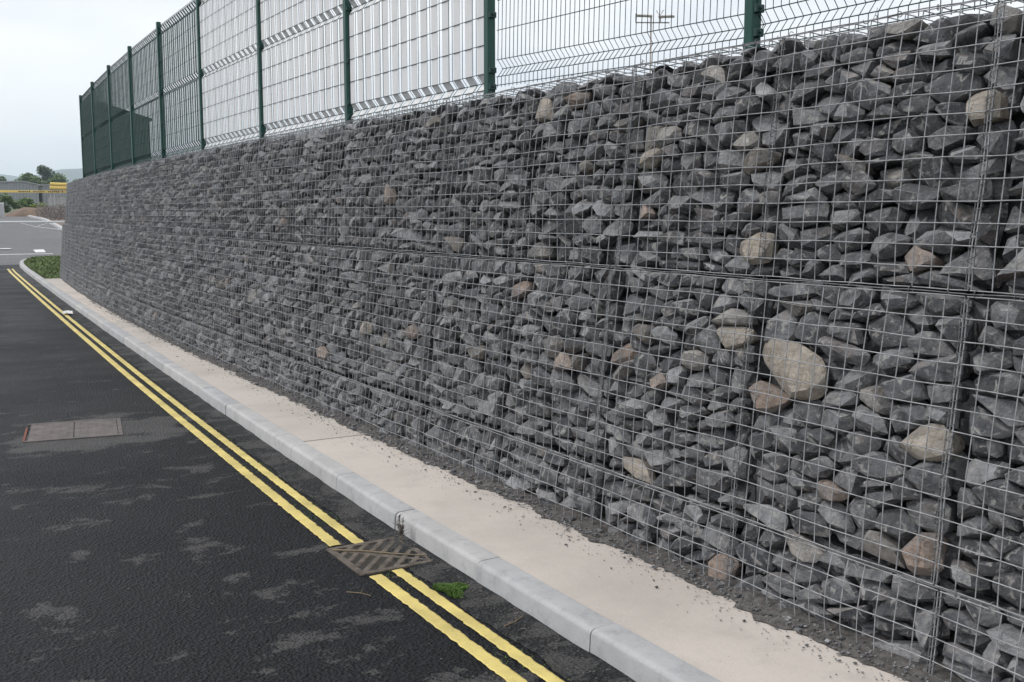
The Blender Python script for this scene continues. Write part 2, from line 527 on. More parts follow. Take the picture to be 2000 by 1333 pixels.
def curve_e(s):
    return max(0.0, s - 9.0) ** 2 / 452.0

def kerb_x(s):
    return float(np.interp(s, KSX, KSY))

def wallpt(s, h, n, course=1):
    """s along the wall, h up the face from the middle seam, n out of the face"""
    x = DM + (SETB if course == 0 else 0.0) + h * math.sin(BAT) + curve_e(s) - n * math.cos(BAT)
    return (x, s, ZM + h * math.cos(BAT) + n * math.sin(BAT))

def ground_z(y):
    t = min(1, max(0, (y - 44) / 46.0))
    z = 1.25 * t * t * (3 - 2 * t)
    if y > 90: z += (y - 90) * 0.012
    return z

# ------------------------------------------------------------------ ground, road
def sheet(name, xs, ys, zf, mat, label=None, kind='structure'):
    vs_ = [(x, y, zf(x, y)) for y in ys for x in xs]
    nx = len(xs)
    fs = [(j * nx + i, j * nx + i + 1, (j + 1) * nx + i + 1, (j + 1) * nx + i) for j in range(len(ys) - 1) for i in range(nx - 1)]
    o = mesh_obj(name, vs_, fs, mat, smooth=True)
    tag(o, label, kind=kind)
    return o

gx = [-4000, -600, -100, -30, 0, 15, 30, 60, 120, 300, 900, 4000]
gy = [-600, -60, -8, 20, 44, 50, 56, 62, 68, 74, 80, 86, 92, 120, 200, 320, 700, 1600, 4200]
sheet('ground', gx, gy, lambda x, y: min(ground_z(y), 4.0) - 0.06, M['field'], 'open ground reaching back to the hills')
road = sheet('road', [-16, -8, -3, 0, 2, 4, 6], [-8, 0, 5, 10, 20, 30, 38.0], lambda x, y: 0.0, M['asphalt'], 'dark new asphalt road beside the kerb')
side_y = [38.0, 41, 44, 48, 52, 56, 60, 64, 68, 72, 76, 80, 84, 88, 92, 96, 100]
side = sheet('side_road', [-30, -12, 0, 10, 22, 40], side_y, lambda x, y: ground_z(y) - 0.004, M['old_asphalt'], 'paler worn tarmac of the side road beyond the verge')

# gutter: coarse broken strip between the yellow lines and the kerb
rng = random.Random(3)
vs_, fs = [], []
ys = np.arange(-6, 36, 0.12)
for y in ys:
    k = kerb_x(y)
    vs_ += [(k - 0.18 + rng.uniform(-0.02, 0.02), y, 0.0035), (k - 0.09, y, 0.006 + rng.uniform(0, 0.004)), (k + 0.012, y, 0.009 + rng.uniform(0, 0.006))]
for i in range(len(ys) - 1):
    a = i * 3
    fs += [(a, a + 1, a + 4, a + 3), (a + 1, a + 2, a + 5, a + 4)]
g = mesh_obj('gutter', vs_, fs, M['gutter'], smooth=True)
tag(g, 'coarse dark gutter strip along the foot of the kerb', kind='structure')

# painted lines
def painted(name, off0, off1, y0, y1, mat, z, seed, cut0=0.0, cut1=0.0):
    rg = random.Random(seed)
    n_ = max(2, int((y1 - y0) / 0.02)) if y1 - y0 < 12 else int(12 / 0.02 + (y1 - y0 - 12) / 0.1)
    if y1 - y0 < 12:
        yy = np.linspace(y0, y1, n_)
    else:
        yy = np.concatenate([np.arange(y0, y0 + 12, 0.02), np.linspace(y0 + 12, y1, int((y1 - y0 - 12) / 0.1))])
    v, f = [], []
    for y in yy:
        k = kerb_x(y)
        w1 = 0.008 * (mnoise.noise((y * 22, seed, 0)) + 0.6 * mnoise.noise((y * 70, seed, 3)))
        w2 = 0.008 * (mnoise.noise((y * 22, seed, 9)) + 0.6 * mnoise.noise((y * 70, seed, 13)))
        v += [(k - off0 + w1, y, z), (k - off0 + 0.008 + w1, y, z + 0.002), (k - off1 - 0.008 + w2, y, z + 0.002), (k - off1 + w2, y, z)]
    for i in range(len(yy) - 1):
        a = i * 4
        for j in range(3):
            f.append((a + j, a + j + 1, a + j + 5, a + j + 4))
    o = mesh_obj(name, v, f, mat, road)
    return o
for i, (o0, o1) in enumerate(((0.39, 0.325), (0.268, 0.21))):
    painted('yellow_line', o0, o1, -4.0, 4.40 + 0.02 * i, M['yellow'], 0.0045, 11 + i)
    painted('yellow_line', o0, o1, 4.915 - 0.03 * i, 34.2, M['yellow'], 0.0045, 21 + i)
    painted('yellow_line', o0, o1, 34.3, 35.1, M['yellow'], 0.0045, 31 + i)

# ------------------------------------------------------------------ kerb
kpath = [(kerb_x(y), y) for y in np.arange(-4.16, 36.01, 0.05)]
arc = [(3.71, 36), (3.86, 37.5), (4.06, 39.0), (4.40, 40.6), (4.95, 41.9), (5.9, 42.8), (7.2, 43.2), (9.0, 43.4)]
for i in range(len(arc) - 1):
    for t in np.linspace(0, 1, 20)[1:]:
        kpath.append((arc[i][0] * (1 - t) + arc[i + 1][0] * t, arc[i][1] * (1 - t) + arc[i + 1][1] * t))
kp = np.array(kpath)
klen = np.concatenate([[0], np.cumsum(np.linalg.norm(np.diff(kp, axis=0), axis=1))])
def kerb_at(l):
    return np.array([np.interp(l, klen, kp[:, 0]), np.interp(l, klen, kp[:, 1])])
kerb = bpy.data.objects.new('kerb', None)
COL.objects.link(kerb)
tag(kerb, 'pale concrete kerb running beside the road and round the verge', kind='structure')
PROF = [(0.0, -0.05), (0.008, 0.084), (0.011, 0.092), (0.017, 0.098), (0.026, 0.1025), (0.036, 0.1045), (0.125, 0.1065), (0.127, -0.05)]
L = 0.0
rk = random.Random(5)
while L < klen[-1] - 0.5:
    l0, l1 = L + 0.0025, min(L + 0.915, klen[-1]) - 0.0025
    nseg = 3
    v, f = [], []
    dz, dx = rk.uniform(-0.002, 0.002), rk.uniform(-0.003, 0.003)
    np_ = len(PROF)
    for q in range(nseg + 1):
        l = l0 + (l1 - l0) * q / nseg
        p = kerb_at(l)
        d = kerb_at(l + 0.03) - kerb_at(l - 0.03)
        d = d / max(1e-6, np.linalg.norm(d))
        nx_, ny_ = d[1], -d[0]
        for (u, z) in PROF:
            v.append((p[0] + nx_ * (u + dx), p[1] + ny_ * (u + dx), z + dz))
    for q in range(nseg):
        for j in range(np_ - 1):
            a = q * np_ + j
            f.append((a, a + np_, a + np_ + 1, a + 1))
    f.append(tuple(range(np_)))
    f.append(tuple(nseg * np_ + j for j in range(np_ - 1, -1, -1)))
    c = kerb_at((l0 + l1) / 2)
    o = mesh_obj('kerb_stone', [(a - c[0], b - c[1], z) for a, b, z in v], f, M['kerb'], kerb, (c[0], c[1], 0))
    o.data.shade_smooth()
    o.data.set_sharp_from_angle(angle=R(35))
    L += 0.915

# ------------------------------------------------------------------ pavement slabs
pav = bpy.data.objects.new('pavement', None)
COL.objects.link(pav)
tag(pav, 'narrow cream concrete pavement between kerb and gabion wall', kind='structure')
for (a, b_) in ((-4, 6.92), (6.92, 16.0), (16.0, 25.0), (25.0, 27.6)):
    v, f = [], []
    ys = np.linspace(a + 0.005, b_ - 0.005, max(3, int((b_ - a) / 0.5)))
    for y in ys:
        x0 = kerb_x(y) + 0.128
        x1 = wallpt(y, -1.33, 0.0)[0] + 0.05
        for t in (0, 0.33, 0.66, 1):
            v.append((x0 + (x1 - x0) * t, y, ZP + (0.0 if a > 0 else -0.003) + 0.002 * mnoise.noise((y, t * 3, 4))))
    m_ = len(v)
    for y in ys:
        x0 = kerb_x(y) + 0.128
        v.append((x0, y, -0.04))
    for i in range(len(ys) - 1):
        for j in range(3):
            p = i * 4 + j
            f.append((p, p + 1, p + 5, p + 4))
        f.append((i * 4, i * 4 + 4, m_ + i + 1, m_ + i))
    # end faces so the joints have depth
    for i, yy in ((0, ys[0]), (len(ys) - 1, ys[-1])):
        k = len(v)
        v += [(v[i * 4 + j][0], yy, -0.04) for j in range(4)]
        for j in range(3):
            f.append((i * 4 + j, i * 4 + j + 1, k + j + 1, k + j))
    yc = (a + b_) / 2
    mesh_obj('pavement_slab', [(p[0] - 2.6, p[1] - yc, p[2]) for p in v], f, M['slab'], pav, (2.6, yc, 0))

# bedding under joints
v, f = [], []
bed_y = np.linspace(-4, 27.6, 40)
for y in bed_y:
    v += [(kerb_x(y) + 0.1, y, 0.03), (wallpt(y, -1.3, 0)[0] + 0.9, y, 0.03)]
for i in range(len(bed_y) - 1):
    f.append((2 * i, 2 * i + 1, 2 * i + 3, 2 * i + 2))
tag(mesh_obj('pavement_bed', v, f, M['dirt']), 'dark bedding under the pavement joints', kind='structure')

# ------------------------------------------------------------------ gabion wall
def bulge(s, h, course):
    u = (s - 0.225) % 1.0
    top, bot = ((1.0, 0.0), (0.0, -1.0), (-1.0, -1.35))[course]
    w = (h - bot) / (top - bot)
    w = min(1, max(0, w))
    k = math.sin(math.pi * u) * math.sin(math.pi * w)
    cell = math.floor(s - 0.225)
    amp = 0.016 + 0.022 * (0.5 + 0.5 * mnoise.noise((cell * 7.3, course * 3.1, 0.5)))
    return amp * k * (1 if cell < 11 else 0.5) + 0.006 * mnoise.noise((s * 2.3, h * 2.3, course * 5.0))

# stones that stand out: s, h, material, width, height
MARK = [(2.99, -0.37, 'buff', 0.29, 0.17), (3.14, -0.49, 'pink', 0.1, 0.1), (3.33, 0.12, 'buff', 0.19, 0.12), (2.34, -0.52, 'buff', 0.13, 0.1),
 (2.51, -0.95, 'pale', 0.16, 0.09), (2.30, -0.92, 'pink', 0.12, 0.06), (3.34, -0.26, 'buff', 0.2, 0.08), (5.15, 0.86, 'buff', 0.13, 0.13),
 (2.30, 0.64, 'buff', 0.13, 0.09), (4.34, 0.72, 'brown', 0.14, 0.06), (2.5, 0.11, 'pink', 0.08, 0.07), (3.36, -0.17, 'pale', 0.23, 0.06),
 (4.08, 0.54, 'buff', 0.12, 0.07), (3.67, 0.89, 'pale', 0.12, 0.06), (3.56, -0.38, 'pale', 0.19, 0.08),
 (4.6, -0.53, 'pink', 0.12, 0.08), (3.96, -0.95, 'buff', 0.2, 0.07), (2.72, 0.96, 'pale', 0.12, 0.05),
 (6.54, 0.88, 'brown', 0.16, 0.07), (6.45, -0.54, 'pink', 0.16, 0.09), (3.79, -0.51, 'pink', 0.07, 0.06), (5.55, -0.58, 'brown', 0.19, 0.06),
 (3.31, -1.26, 'pink', 0.09, 0.1), (2.85, -1.05, 'pale', 0.12, 0.08), 
 (7.15, 0.41, 'pink', 0.15, 0.09), (7.3, -0.6, 'buff', 0.15, 0.11), (4.62, 0.5, 'brown', 0.12, 0.07),
 (2.73, -0.8, 'pink', 0.1, 0.05), (8.13, -0.88, 'pink', 0.16, 0.08),
 (10.13, -0.55, 'pale', 0.12, 0.11), (9.14, -0.83, 'pale', 0.11, 0.11), (4.71, -0.46, 'pale', 0.15, 0.07), (6.07, 0.09, 'brown', 0.14, 0.07),
 (5.15, -0.15, 'pink', 0.11, 0.06)]
ASP = 0.60

def clip(poly, nx_, ny_, d):
    out = []
    n_ = len(poly)
    for i in range(n_):
        a, b_ = poly[i], poly[(i + 1) % n_]
        da, db = a[0] * nx_ + a[1] * ny_ - d, b_[0] * nx_ + b_[1] * ny_ - d
        if da <= 0: out.append(a)
        if (da < 0 and db > 0) or (da > 0 and db < 0):
            t = da / (da - db)
            out.append((a[0] + (b_[0] - a[0]) * t, a[1] + (b_[1] - a[1]) * t))
    return out

def cells(s0, s1, h0, h1, rg, rowmin, rowmax, wmin, wmax, marks=True):
    """power diagram of one compartment; returns (polygon, material)"""
    seeds = []
    mk = [m for m in MARK if marks and s0 < m[0] < s1 and h0 - 0.02 < m[1] < h1 + 0.02]
    for m in mk:
        seeds.append((m[0], m[1], (m[4] * 0.5) ** 2 * 0.9, m[2], m[3], m[4]))
    nm = len(seeds)
    y = h0
    while y < h1 - 0.03:
        rh = rg.uniform(rowmin, rowmax)
        x = s0 - rg.uniform(0, 0.1)
        while x < s1:
            w = rg.uniform(wmin, wmax) * (0.7 + 3.2 * rh)
            px, py = x + w / 2, y + rh / 2 + rg.uniform(-0.026, 0.026)
            if s0 + 0.015 < px < s1 - 0.015 and all((abs(px - q[0]) / (q[4] * 0.55 + 0.02)) ** 2 + (abs(py - q[1]) / (q[5] * 0.55 + 0.02)) ** 2 > 1 for q in seeds[:nm]):
                seeds.append((px, py, (rh * 0.5) ** 2 * rg.uniform(0.45, 1.35), None, 0, 0))
            x += w
        y += rh
    res = []
    for i, a in enumerate(seeds):
        poly = [(s0 * ASP, h0), (s1 * ASP, h0), (s1 * ASP, h1), (s0 * ASP, h1)]
        ax, ay = a[0] * ASP, a[1]
        for j, b_ in enumerate(seeds):
            if i == j: continue
            bx, by = b_[0] * ASP, b_[1]
            dx, dy = bx - ax, by - ay
            if dx * dx + dy * dy > 0.09: continue
            d = (bx * bx + by * by - ax * ax - ay * ay + a[2] - b_[2]) / 2
            poly = clip(poly, dx, dy, d)
            if len(poly) < 3: break
        if len(poly) >= 3:
            res.append(([(p[0] / ASP, p[1]) for p in poly], a[3]))
    return res

def stone_points(poly, rg, course, n0, deep=1.0):
    n_ = len(poly)
    cx = sum(p[0] for p in poly) / n_
    cy = sum(p[1] for p in poly) / n_
    w = max(p[0] for p in poly) - min(p[0] for p in poly)
    h = max(p[1] for p in poly) - min(p[1] for p in poly)
    if w < 0.03 or h < 0.022: return None, None
    ring = []
    for i in range(n_):
        p, a, b_ = poly[i], poly[i - 1], poly[(i + 1) % n_]
        t1, t2 = rg.uniform(0.06, 0.28), rg.uniform(0.06, 0.28)
        ring.append((p[0] + (a[0] - p[0]) * t1, p[1] + (a[1] - p[1]) * t1))
        ring.append((p[0] + (b_[0] - p[0]) * t2, p[1] + (b_[1] - p[1]) * t2))
    sc = rg.uniform(0.89, 1.04)
    tx, ty = rg.gauss(0, 0.22), rg.gauss(-0.12, 0.24)
    pts = []
    for (x, y) in ring:
        dx, dy = (x - cx) * sc, (y - cy) * sc
        pts.append((dx, dy, rg.uniform(-0.05, -0.022)))
        if rg.random() < 0.75:
            k = rg.uniform(0.35, 0.93)
            pts.append((dx * k, dy * k, max(-0.045, min(0.022, rg.uniform(-0.013, 0.010) + tx * dx * k + ty * dy * k))))
        k = rg.uniform(0.4, 0.85)
        pts.append((dx * k, dy * k, -rg.uniform(0.075, 0.13) * deep))
    ra = rg.gauss(0, 0.17)
    ca, sa = math.cos(ra), math.sin(ra)
    pts = [(x * ca - y * sa, x * sa + y * ca, z) for x, y, z in pts]
    zmax = max(p[2] for p in pts)
    c0 = wallpt(cx, cy, 0, course)
    b0 = bulge(cx, cy, course)
    out = []
    for x, y, z in pts:
        q = wallpt(cx + x, cy + y, z - zmax + n0 + b0, course)
        out.append((q[0] - c0[0], q[1] - c0[1], q[2] - c0[2]))
    return out, c0

def hull_mesh(pts, near, seed):
    bm = bmesh.new()
    for p in pts: bm.verts.new(p)
    r = bmesh.ops.convex_hull(bm, input=bm.verts)
    junk = [g_ for g_ in set(r['geom_interior']) | set(r['geom_unused']) if isinstance(g_, bmesh.types.BMVert)]
    if junk: bmesh.ops.delete(bm, geom=junk, context='VERTS')
    if near:
        bmesh.ops.dissolve_limit(bm, angle_limit=R(9), verts=bm.verts, edges=bm.edges)
        bmesh.ops.triangulate(bm, faces=bm.faces)
        bmesh.ops.subdivide_edges(bm, edges=bm.edges, cuts=1, use_grid_fill=True)
        bmesh.ops.smooth_vert(bm, verts=bm.verts, factor=0.10, use_axis_x=True, use_axis_y=True, use_axis_z=True)
        for v_ in bm.verts:
            d = mnoise.noise(v_.co * 34 + Vector((seed * 3.7, 0, 0)))
            v_.co += v_.co.normalized() * d * 0.005
    return bm

def bm_to_lists(bm):
    bm.verts.index_update()
    return [tuple(v_.co) for v_ in bm.verts], [tuple(v_.index for v_ in f_.verts) for f_ in bm.faces]

ORD = ['', 'second', 'third', 'fourth', 'fifth', 'sixth', 'seventh', 'eighth', 'ninth', 'tenth', 'eleventh', 'twelfth', 'thirteenth', 'fourteenth']
COURSE = ['top', 'middle', 'bottom']
NB = 14
S0 = 0.225
NEAR_BASKETS = 6
PITCH = 1 / 13.0

def helix(p_of, t0, t1, turns_per_m, rad, seg, phase):
    n_ = max(4, int((t1 - t0) * turns_per_m * seg))
    return [p_of(t0 + (t1 - t0) * i / n_, rad, phase + 2 * math.pi * i / seg) for i in range(n_ + 1)]

n_stone = 0
for course in range(3):
    hT, hB = ((0.996, 0.009), (-0.007, -0.993), (-1.007, -1.38))[course]
    for k in range(NB):
        rg = random.Random(1000 * course + k)
        a0, a1 = S0 + 2 * k, S0 + 2 * k + 2
        shift = (0.03, 0.0, -0.025)[course]
        near = k < NEAR_BASKETS
        base = wallpt((a0 + a1) / 2, hB, -0.5, course)
        where = 'cut by the picture\'s right edge' if k == 0 else ('last one before the grass verge' if k == NB - 1 else ORD[k] + ' from the picture\'s right edge')
        low = 'half-buried bottom' if course == 2 else COURSE[course]
        lab = 'stone-filled gabion basket in the %s course, %s' % (low, where)
        if course == 1 and k == 1: lab = 'middle-course gabion basket holding the large buff stone, second from the right edge'
        bk = empty('gabion_basket', base, lab, 'gabion', 'wire gabion baskets of the retaining wall')
        # ---- stones
        far_v, far_f, far_m = [], [], []
        core = MB()
        for c_ in range(2):
            s0, s1 = a0 + c_ + 0.016, a0 + c_ + 0.984
            for poly, mt in cells(s0, s1, hB, hT, rg, 0.045, 0.098, 0.095, 0.25):
                if course == 0:
                    sm = sum(p[0] for p in poly) / len(poly)
                    lim = 0.996 - 0.045 * abs(mnoise.noise((sm * 5.1, 2.2, 0)))
                    poly = clip(poly, 0, 1, lim)
                    if len(poly) < 3: continue
                n0 = rg.uniform(-0.018, 0.010) if rg.random() < 0.72 else rg.uniform(-0.055, -0.018)
                if mt: n0 = 0.012
                pts, c0 = stone_points(poly, rg, course, n0)
                if pts is None: continue
                if mt is None:
                    q = rg.random()
                    mt = 'brown' if q < 0.008 else 'pale' if q < 0.02 else 'pink' if q < 0.023 else 'stone'
                bm = hull_mesh(pts, near, n_stone)
                n_stone += 1
                if near:
                    me = bpy.data.meshes.new('stone')
                    bm.to_mesh(me)
                    me.materials.append(M[mt])
                    me.shade_smooth()
                    me.set_sharp_from_angle(angle=R(19))
                    link('stone', me, bk, (c0[0] - base[0], c0[1] - base[1], c0[2] - base[2]))
                else:
                    v_, f_ = bm_to_lists(bm)
                    o_ = len(far_v)
                    far_v += [(p[0] + c0[0] - base[0], p[1] + c0[1] - base[1], p[2] + c0[2] - base[2]) for p in v_]
                    far_f += [tuple(i + o_ for i in q) for q in f_]
                    far_m += [('stone', 'buff', 'pink', 'pale', 'brown').index(mt)] * len(f_)
                bm.free()
            # second layer, seen in the gaps
            for poly, _ in cells(s0, s1, hB, hT - 0.012, rg, 0.11, 0.17, 0.16, 0.28, False):
                pts, c0 = stone_points(poly, rg, course, -0.085, 1.0)
                if pts is None: continue
                bm = hull_mesh(pts, False, 0)
                v_, f_ = bm_to_lists(bm)
                core.add([(p[0] + c0[0], p[1] + c0[1], p[2] + c0[2]) for p in v_], f_)
                bm.free()
        if far_v:
            me = bpy.data.meshes.new('stone_fill')
            me.from_pydata(far_v, [], far_f)
            for q in ('stone', 'buff', 'pink', 'pale', 'brown'):
                me.materials.append(M[q])
            me.polygons.foreach_set('material_index', far_m)
            tag(link('stone_fill', me, bk), kind='stuff')
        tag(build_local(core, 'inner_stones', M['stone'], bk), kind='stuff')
        # solid fill behind, its colour darkened to paint the shade in the gaps
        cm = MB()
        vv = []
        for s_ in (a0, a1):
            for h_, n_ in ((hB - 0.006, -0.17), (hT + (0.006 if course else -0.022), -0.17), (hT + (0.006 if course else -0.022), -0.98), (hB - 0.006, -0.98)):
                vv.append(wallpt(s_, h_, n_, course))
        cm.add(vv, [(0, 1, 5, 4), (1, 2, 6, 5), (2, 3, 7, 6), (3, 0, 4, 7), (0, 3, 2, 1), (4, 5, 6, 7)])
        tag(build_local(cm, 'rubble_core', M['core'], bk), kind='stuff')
        # ---- welded mesh face
        W = MB()
        sides = 5 if k < 4 else 4
        rw = 0.0023
        lean = [rg.uniform(-0.02, 0.02) * (1.4 if course == 2 else 0.6) for _ in range(3)]
        nrow = 13 if course < 2 else 4
        hmin = hB if course < 2 else -1.345
        hs = [hT - 0.004 - i * ((hT - hmin) / nrow if course < 2 else 0.081) for i in range(nrow + 1)]
        ncol = 26
        def wp(s, h, n):
            u = (h - hmin) / (hT - hmin)
            ln = lean[0] * (1 - (s - a0) / 2) + lean[1] * (s - a0) / 2
            ss = s + shift + ln * (u - 0.5) * math.sin(math.pi * min(1, max(0, (s - a0) / 2))) + 0.0055 * mnoise.noise((s * 5, h * 4, course))
            return wallpt(ss, h + 0.005 * mnoise.noise((s * 4, h * 7, 3 + course)), n + 0.016 + bulge(s, h, course), course)
        step = 1 if near else 2
        for i in range(ncol + 1):
            s = a0 + 0.006 + (2 - 0.012) * i / ncol
            W.tube([wp(s, h, 0.0) for h in hs[::step] + ([hs[-1]] if (len(hs) - 1) % step else [])], rw, sides, False)
        for h in hs:
            W.tube([wp(a0 + 0.004 + (2 - 0.008) * i / ncol, h, 0.0038) for i in range(0, ncol + 1, step)], rw, sides, False)
        build_local(W, 'mesh_panel', M['wire'], bk, True)
        if course == 0:
            Ld = MB()
            for i in range(ncol + 1):
                s = a0 + 0.006 + (2 - 0.012) * i / ncol
                Ld.tube([wp(s, hs[0], 0.0), wallpt(s + shift, hs[0] + 0.01, -0.5, 0), wallpt(s + shift, hs[0], -0.98, 0)], rw, 4, False)
            for j in range(1, 13):
                Ld.tube([wallpt(a0 + shift, hs[0] + 0.005, -0.98 * j / 12, 0), wallpt(a1 + shift, hs[0] + 0.005, -0.98 * j / 12, 0)], rw, 4, False)
            build_local(Ld, 'lid_panel', M['wire'], bk, True)
        # ---- spiral binders on the diaphragm and the joint
        if k < 10:
            seg = 8 if k < 4 else 6
            for c_ in range(2):
                sb = a0 + c_ + 0.004
                ph = rg.uniform(0, 6)
                def pv(t, r_, a_):
                    q = wp(sb, t, -0.004)
                    return (q[0] + r_ * math.cos(a_), q[1] + r_ * math.sin(a_), q[2])
                H = MB()
                H.tube(helix(pv, hs[-1] + 0.01, hs[0] - 0.01, 24 if course < 2 else 30, 0.0145, seg, ph), 0.0016, 4, True)
                H.tube([wp(sb + 0.012, h, 0.0) for h in hs], 0.0024, 4, False)
                H.tube([wp(sb - 0.004, h, -0.012) for h in hs], 0.0022, 4, False)
                build_local(H, 'spiral_binder', M['wire_dark'], bk, True)
        # ---- lacing along the upper edge: wavy rods held by wire rings
        if k < 9:
            hh = hs[0] + (0.004 if course == 0 else 0.010)
            H = MB()
            for j in range(1):
                H.tube([wp(a0 + 2 * i / 26, hh + 0.006 * mnoise.noise((a0 + i * 0.35, j * 9, course)), 0.004 + 0.005 * mnoise.noise((i * 0.3, j * 7, 4))) for i in range(27)], 0.0024, 4, False)
            t = a0 + rg.uniform(0.02, 0.15)
            while t < a1 - 0.02:
                q = wp(t, hh, -0.002)
                rr_ = rg.uniform(0.009, 0.015)
                sk = rg.uniform(-0.02, 0.02)
                ring = [(q[0] + rr_ * math.cos(a), q[1] + sk * math.sin(a * 0.5), q[2] + rr_ * math.sin(a)) for a in np.linspace(rg.uniform(0, 3), 6.6, 10)]
                H.tube(ring, 0.0017, 4, True)
                t += rg.choice((0.077, 0.154, 0.154, 0.231)) + rg.uniform(-0.01, 0.01)
            if course == 0:
                for _ in range(5):           # cut wire ends standing up along the lid
                    s = rg.uniform(a0, a1)
                    q = wp(s, hh, 0)
                    e1 = (q[0] + rg.uniform(-0.02, 0.03), q[1] + rg.uniform(-0.03, 0.03), q[2] + rg.uniform(0.015, 0.045))
                    H.tube([q, ((q[0] + e1[0]) / 2 + 0.006, (q[1] + e1[1]) / 2, (q[2] + e1[2]) / 2 + 0.006), e1], 0.0015, 4, True)
            build_local(H, 'lacing_wire', M['wire_dark'], bk, True)
print('stones', n_stone)

# ------------------------------------------------------------------ stone fines washed out along the wall foot
rg = random.Random(41)
v, f = [], []
ys = np.arange(-2, 28.2, 0.025)
for y in ys:
    xw = wallpt(y, -1.33, 0.0)[0]
    w = 0.088 + 0.06 * mnoise.noise((y * 0.9, 1, 0)) + 0.055 * mnoise.noise((y * 4.3, 2, 0)) + 0.035 * mnoise.noise((y * 13.0, 5, 0)) + 0.022 * mnoise.noise((y * 37.0, 8, 0)) + 0.012 * mnoise.noise((y * 90.0, 8, 5))
    w = max(0.035, w) * (1 if y < 7 else max(0.35, 1 - (y - 7) * 0.06))
    v += [(xw - w, y, ZP + 0.0015), (xw - w * 0.6, y, ZP + 0.008 + 0.006 * mnoise.noise((y * 9, 7, 1))), (xw - w * 0.2, y, ZP + 0.02 + 0.012 * mnoise.noise((y * 7, 7, 4))), (xw + 0.12, y, ZP + 0.035)]
for i in range(len(ys) - 1):
    for j in range(3):
        a = i * 4 + j
        f.append((a, a + 1, a + 5, a + 4))
tag(mesh_obj('stone_dust', v, f, M['dirt'], smooth=True), 'dark grey stone dust washed out along the wall foot', 'stone dust', kind='stuff')

def chip(rg, c, r):
    """an irregular little stone, 8 corners"""
    q = [(c[0] + r * rg.uniform(0.5, 1) * dx, c[1] + r * rg.uniform(0.5, 1) * dy, c[2] + r * (0.02 if dz < 0 else rg.uniform(0.4, 0.9)))
         for dz in (-1, 1) for dx, dy in ((-1, -1), (1, -1), (1, 1), (-1, 1))]
    return q, [(0, 3, 2, 1), (4, 5, 6, 7), (0, 1, 5, 4), (1, 2, 6, 5), (2, 3, 7, 6), (3, 0, 4, 7)]
gv = MB()
for _ in range(5200):
    y = rg.uniform(1.2, 20) if rg.random() < 0.75 else rg.uniform(1.2, 8)
    xw = wallpt(y, -1.33, 0.0)[0]
    d = abs(rg.gauss(0, 0.12))
    if d > xw - kerb_x(y) - 0.13: continue
    r = rg.uniform(0.0022, 0.007) if rg.random() < 0.93 else rg.uniform(0.008, 0.016)
    if d > 0.11: r *= 0.5
    z = ZP + 0.001 + max(0, 0.02 * (1 - d / 0.14))
    gv.add(*chip(rg, (xw - d, y, z), r))
tag(gv.build('gravel', M['stone']), 'loose grey chippings scattered along the wall foot', 'gravel', kind='stuff')
gv = MB()
for _ in range(2600):
    y = rg.uniform(2.2, 22) if rg.random() < 0.6 else rg.uniform(2.2, 7)
    d = abs(rg.gauss(0, 0.07)) + 0.01 if rg.random() < 0.85 else rg.uniform(0, 2.0)
    r = rg.uniform(0.0015, 0.005) if rg.random() < 0.95 else rg.uniform(0.005, 0.010)
    gv.add(*chip(rg, (kerb_x(y) - d, y, 0.008 if d < 0.18 else 0.0005), r))
tag(gv.build('grit', M['dirt']), 'fine grit lying in the gutter and on the asphalt', 'grit', kind='stuff')

# ------------------------------------------------------------------ mesh fence on the wall
SP = [1.27, 3.79, 6.29, 8.77, 11.22, 13.78, 16.28, 18.85, 21.45, 24.3, 27.2]
def fence_xy(s):
    return 3.6 + curve_e(s), s
fence = empty('mesh_fence', (3.6, 3.79, 2.3), 'tall dark green post and mesh fence standing on the gabion wall', 'fence')
ZF0, ZFT = 2.46, 4.47
TIPS = (2.57, 3.44, 4.32)
def post_mesh():
    m = MB()
    m.box(-0.03, 0.03, -0.03, 0.03, 0, ZFT - 2.1, 0.005)
    return m
pm = post_mesh()
me = bpy.data.meshes.new('post')
me.from_pydata(pm.v, [], pm.f)
me.materials.append(M['green'])
fm = MB()          # clamp with bolt on the field side of a post
fm.box(-0.026, 0.026, -0.052, -0.0305, -0.018, 0.018, 0.003)
fm.tube([(0.0, -0.052, 0.0), (0.0, -0.064, 0.0)], 0.008, 6)
cme = bpy.data.meshes.new('clamp')
cme.from_pydata(fm.v, [], fm.f)
cme.materials.append(M['greenwire'])
pl = fence.location
for i, s in enumerate(SP):
    x, y = fence_xy(s)
    p = link('post', me, fence, (x - pl.x, y - pl.y, 2.1 - pl.z))
    if i < 7:
        for z in (2.53, 2.64, 3.0, 3.44, 3.9, 4.32):
            link('clamp', cme, p, (0, 0, z - 2.1))

def fold_profile():
    """heights and offsets of a vertical wire, with its three V folds"""
    pr = [(ZF0 - 0.012, 0.0)]
    for t in TIPS:
        pr += [(t - 0.055, 0.0), (t, 0.042), (t + 0.055, 0.0)]
    pr.append((4.41, 0.0))
    return pr
FP = fold_profile()
HZ = [(ZF0, 0)] + [(t + d, o) for t in TIPS for d, o in ((-0.055, 0), (0, 0.042), (0.055, 0))] + [(2.625 + 0.19 * i, 0) for i in range(1, 4)] + [(3.495 + 0.193 * i, 0) for i in range(1, 4)] + [(4.40, 0)]
def panel_mesh(length, r):
    m = MB()
    n_ = int(round(length / 0.05))
    for i in range(n_ + 1):
        u = length * i / n_
        m.tube([(o, u, z) for z, o in FP], r, 4, False)
    for z, o in HZ:
        m.tube([(o - 0.010, 0, z), (o - 0.010, length, z)], r * 1.05, 4, False)
    q = bpy.data.meshes.new('mesh_panel')
    q.from_pydata(m.v, [], m.f)
    q.materials.append(M['greenwire'])
    q.shade_smooth()
    return q
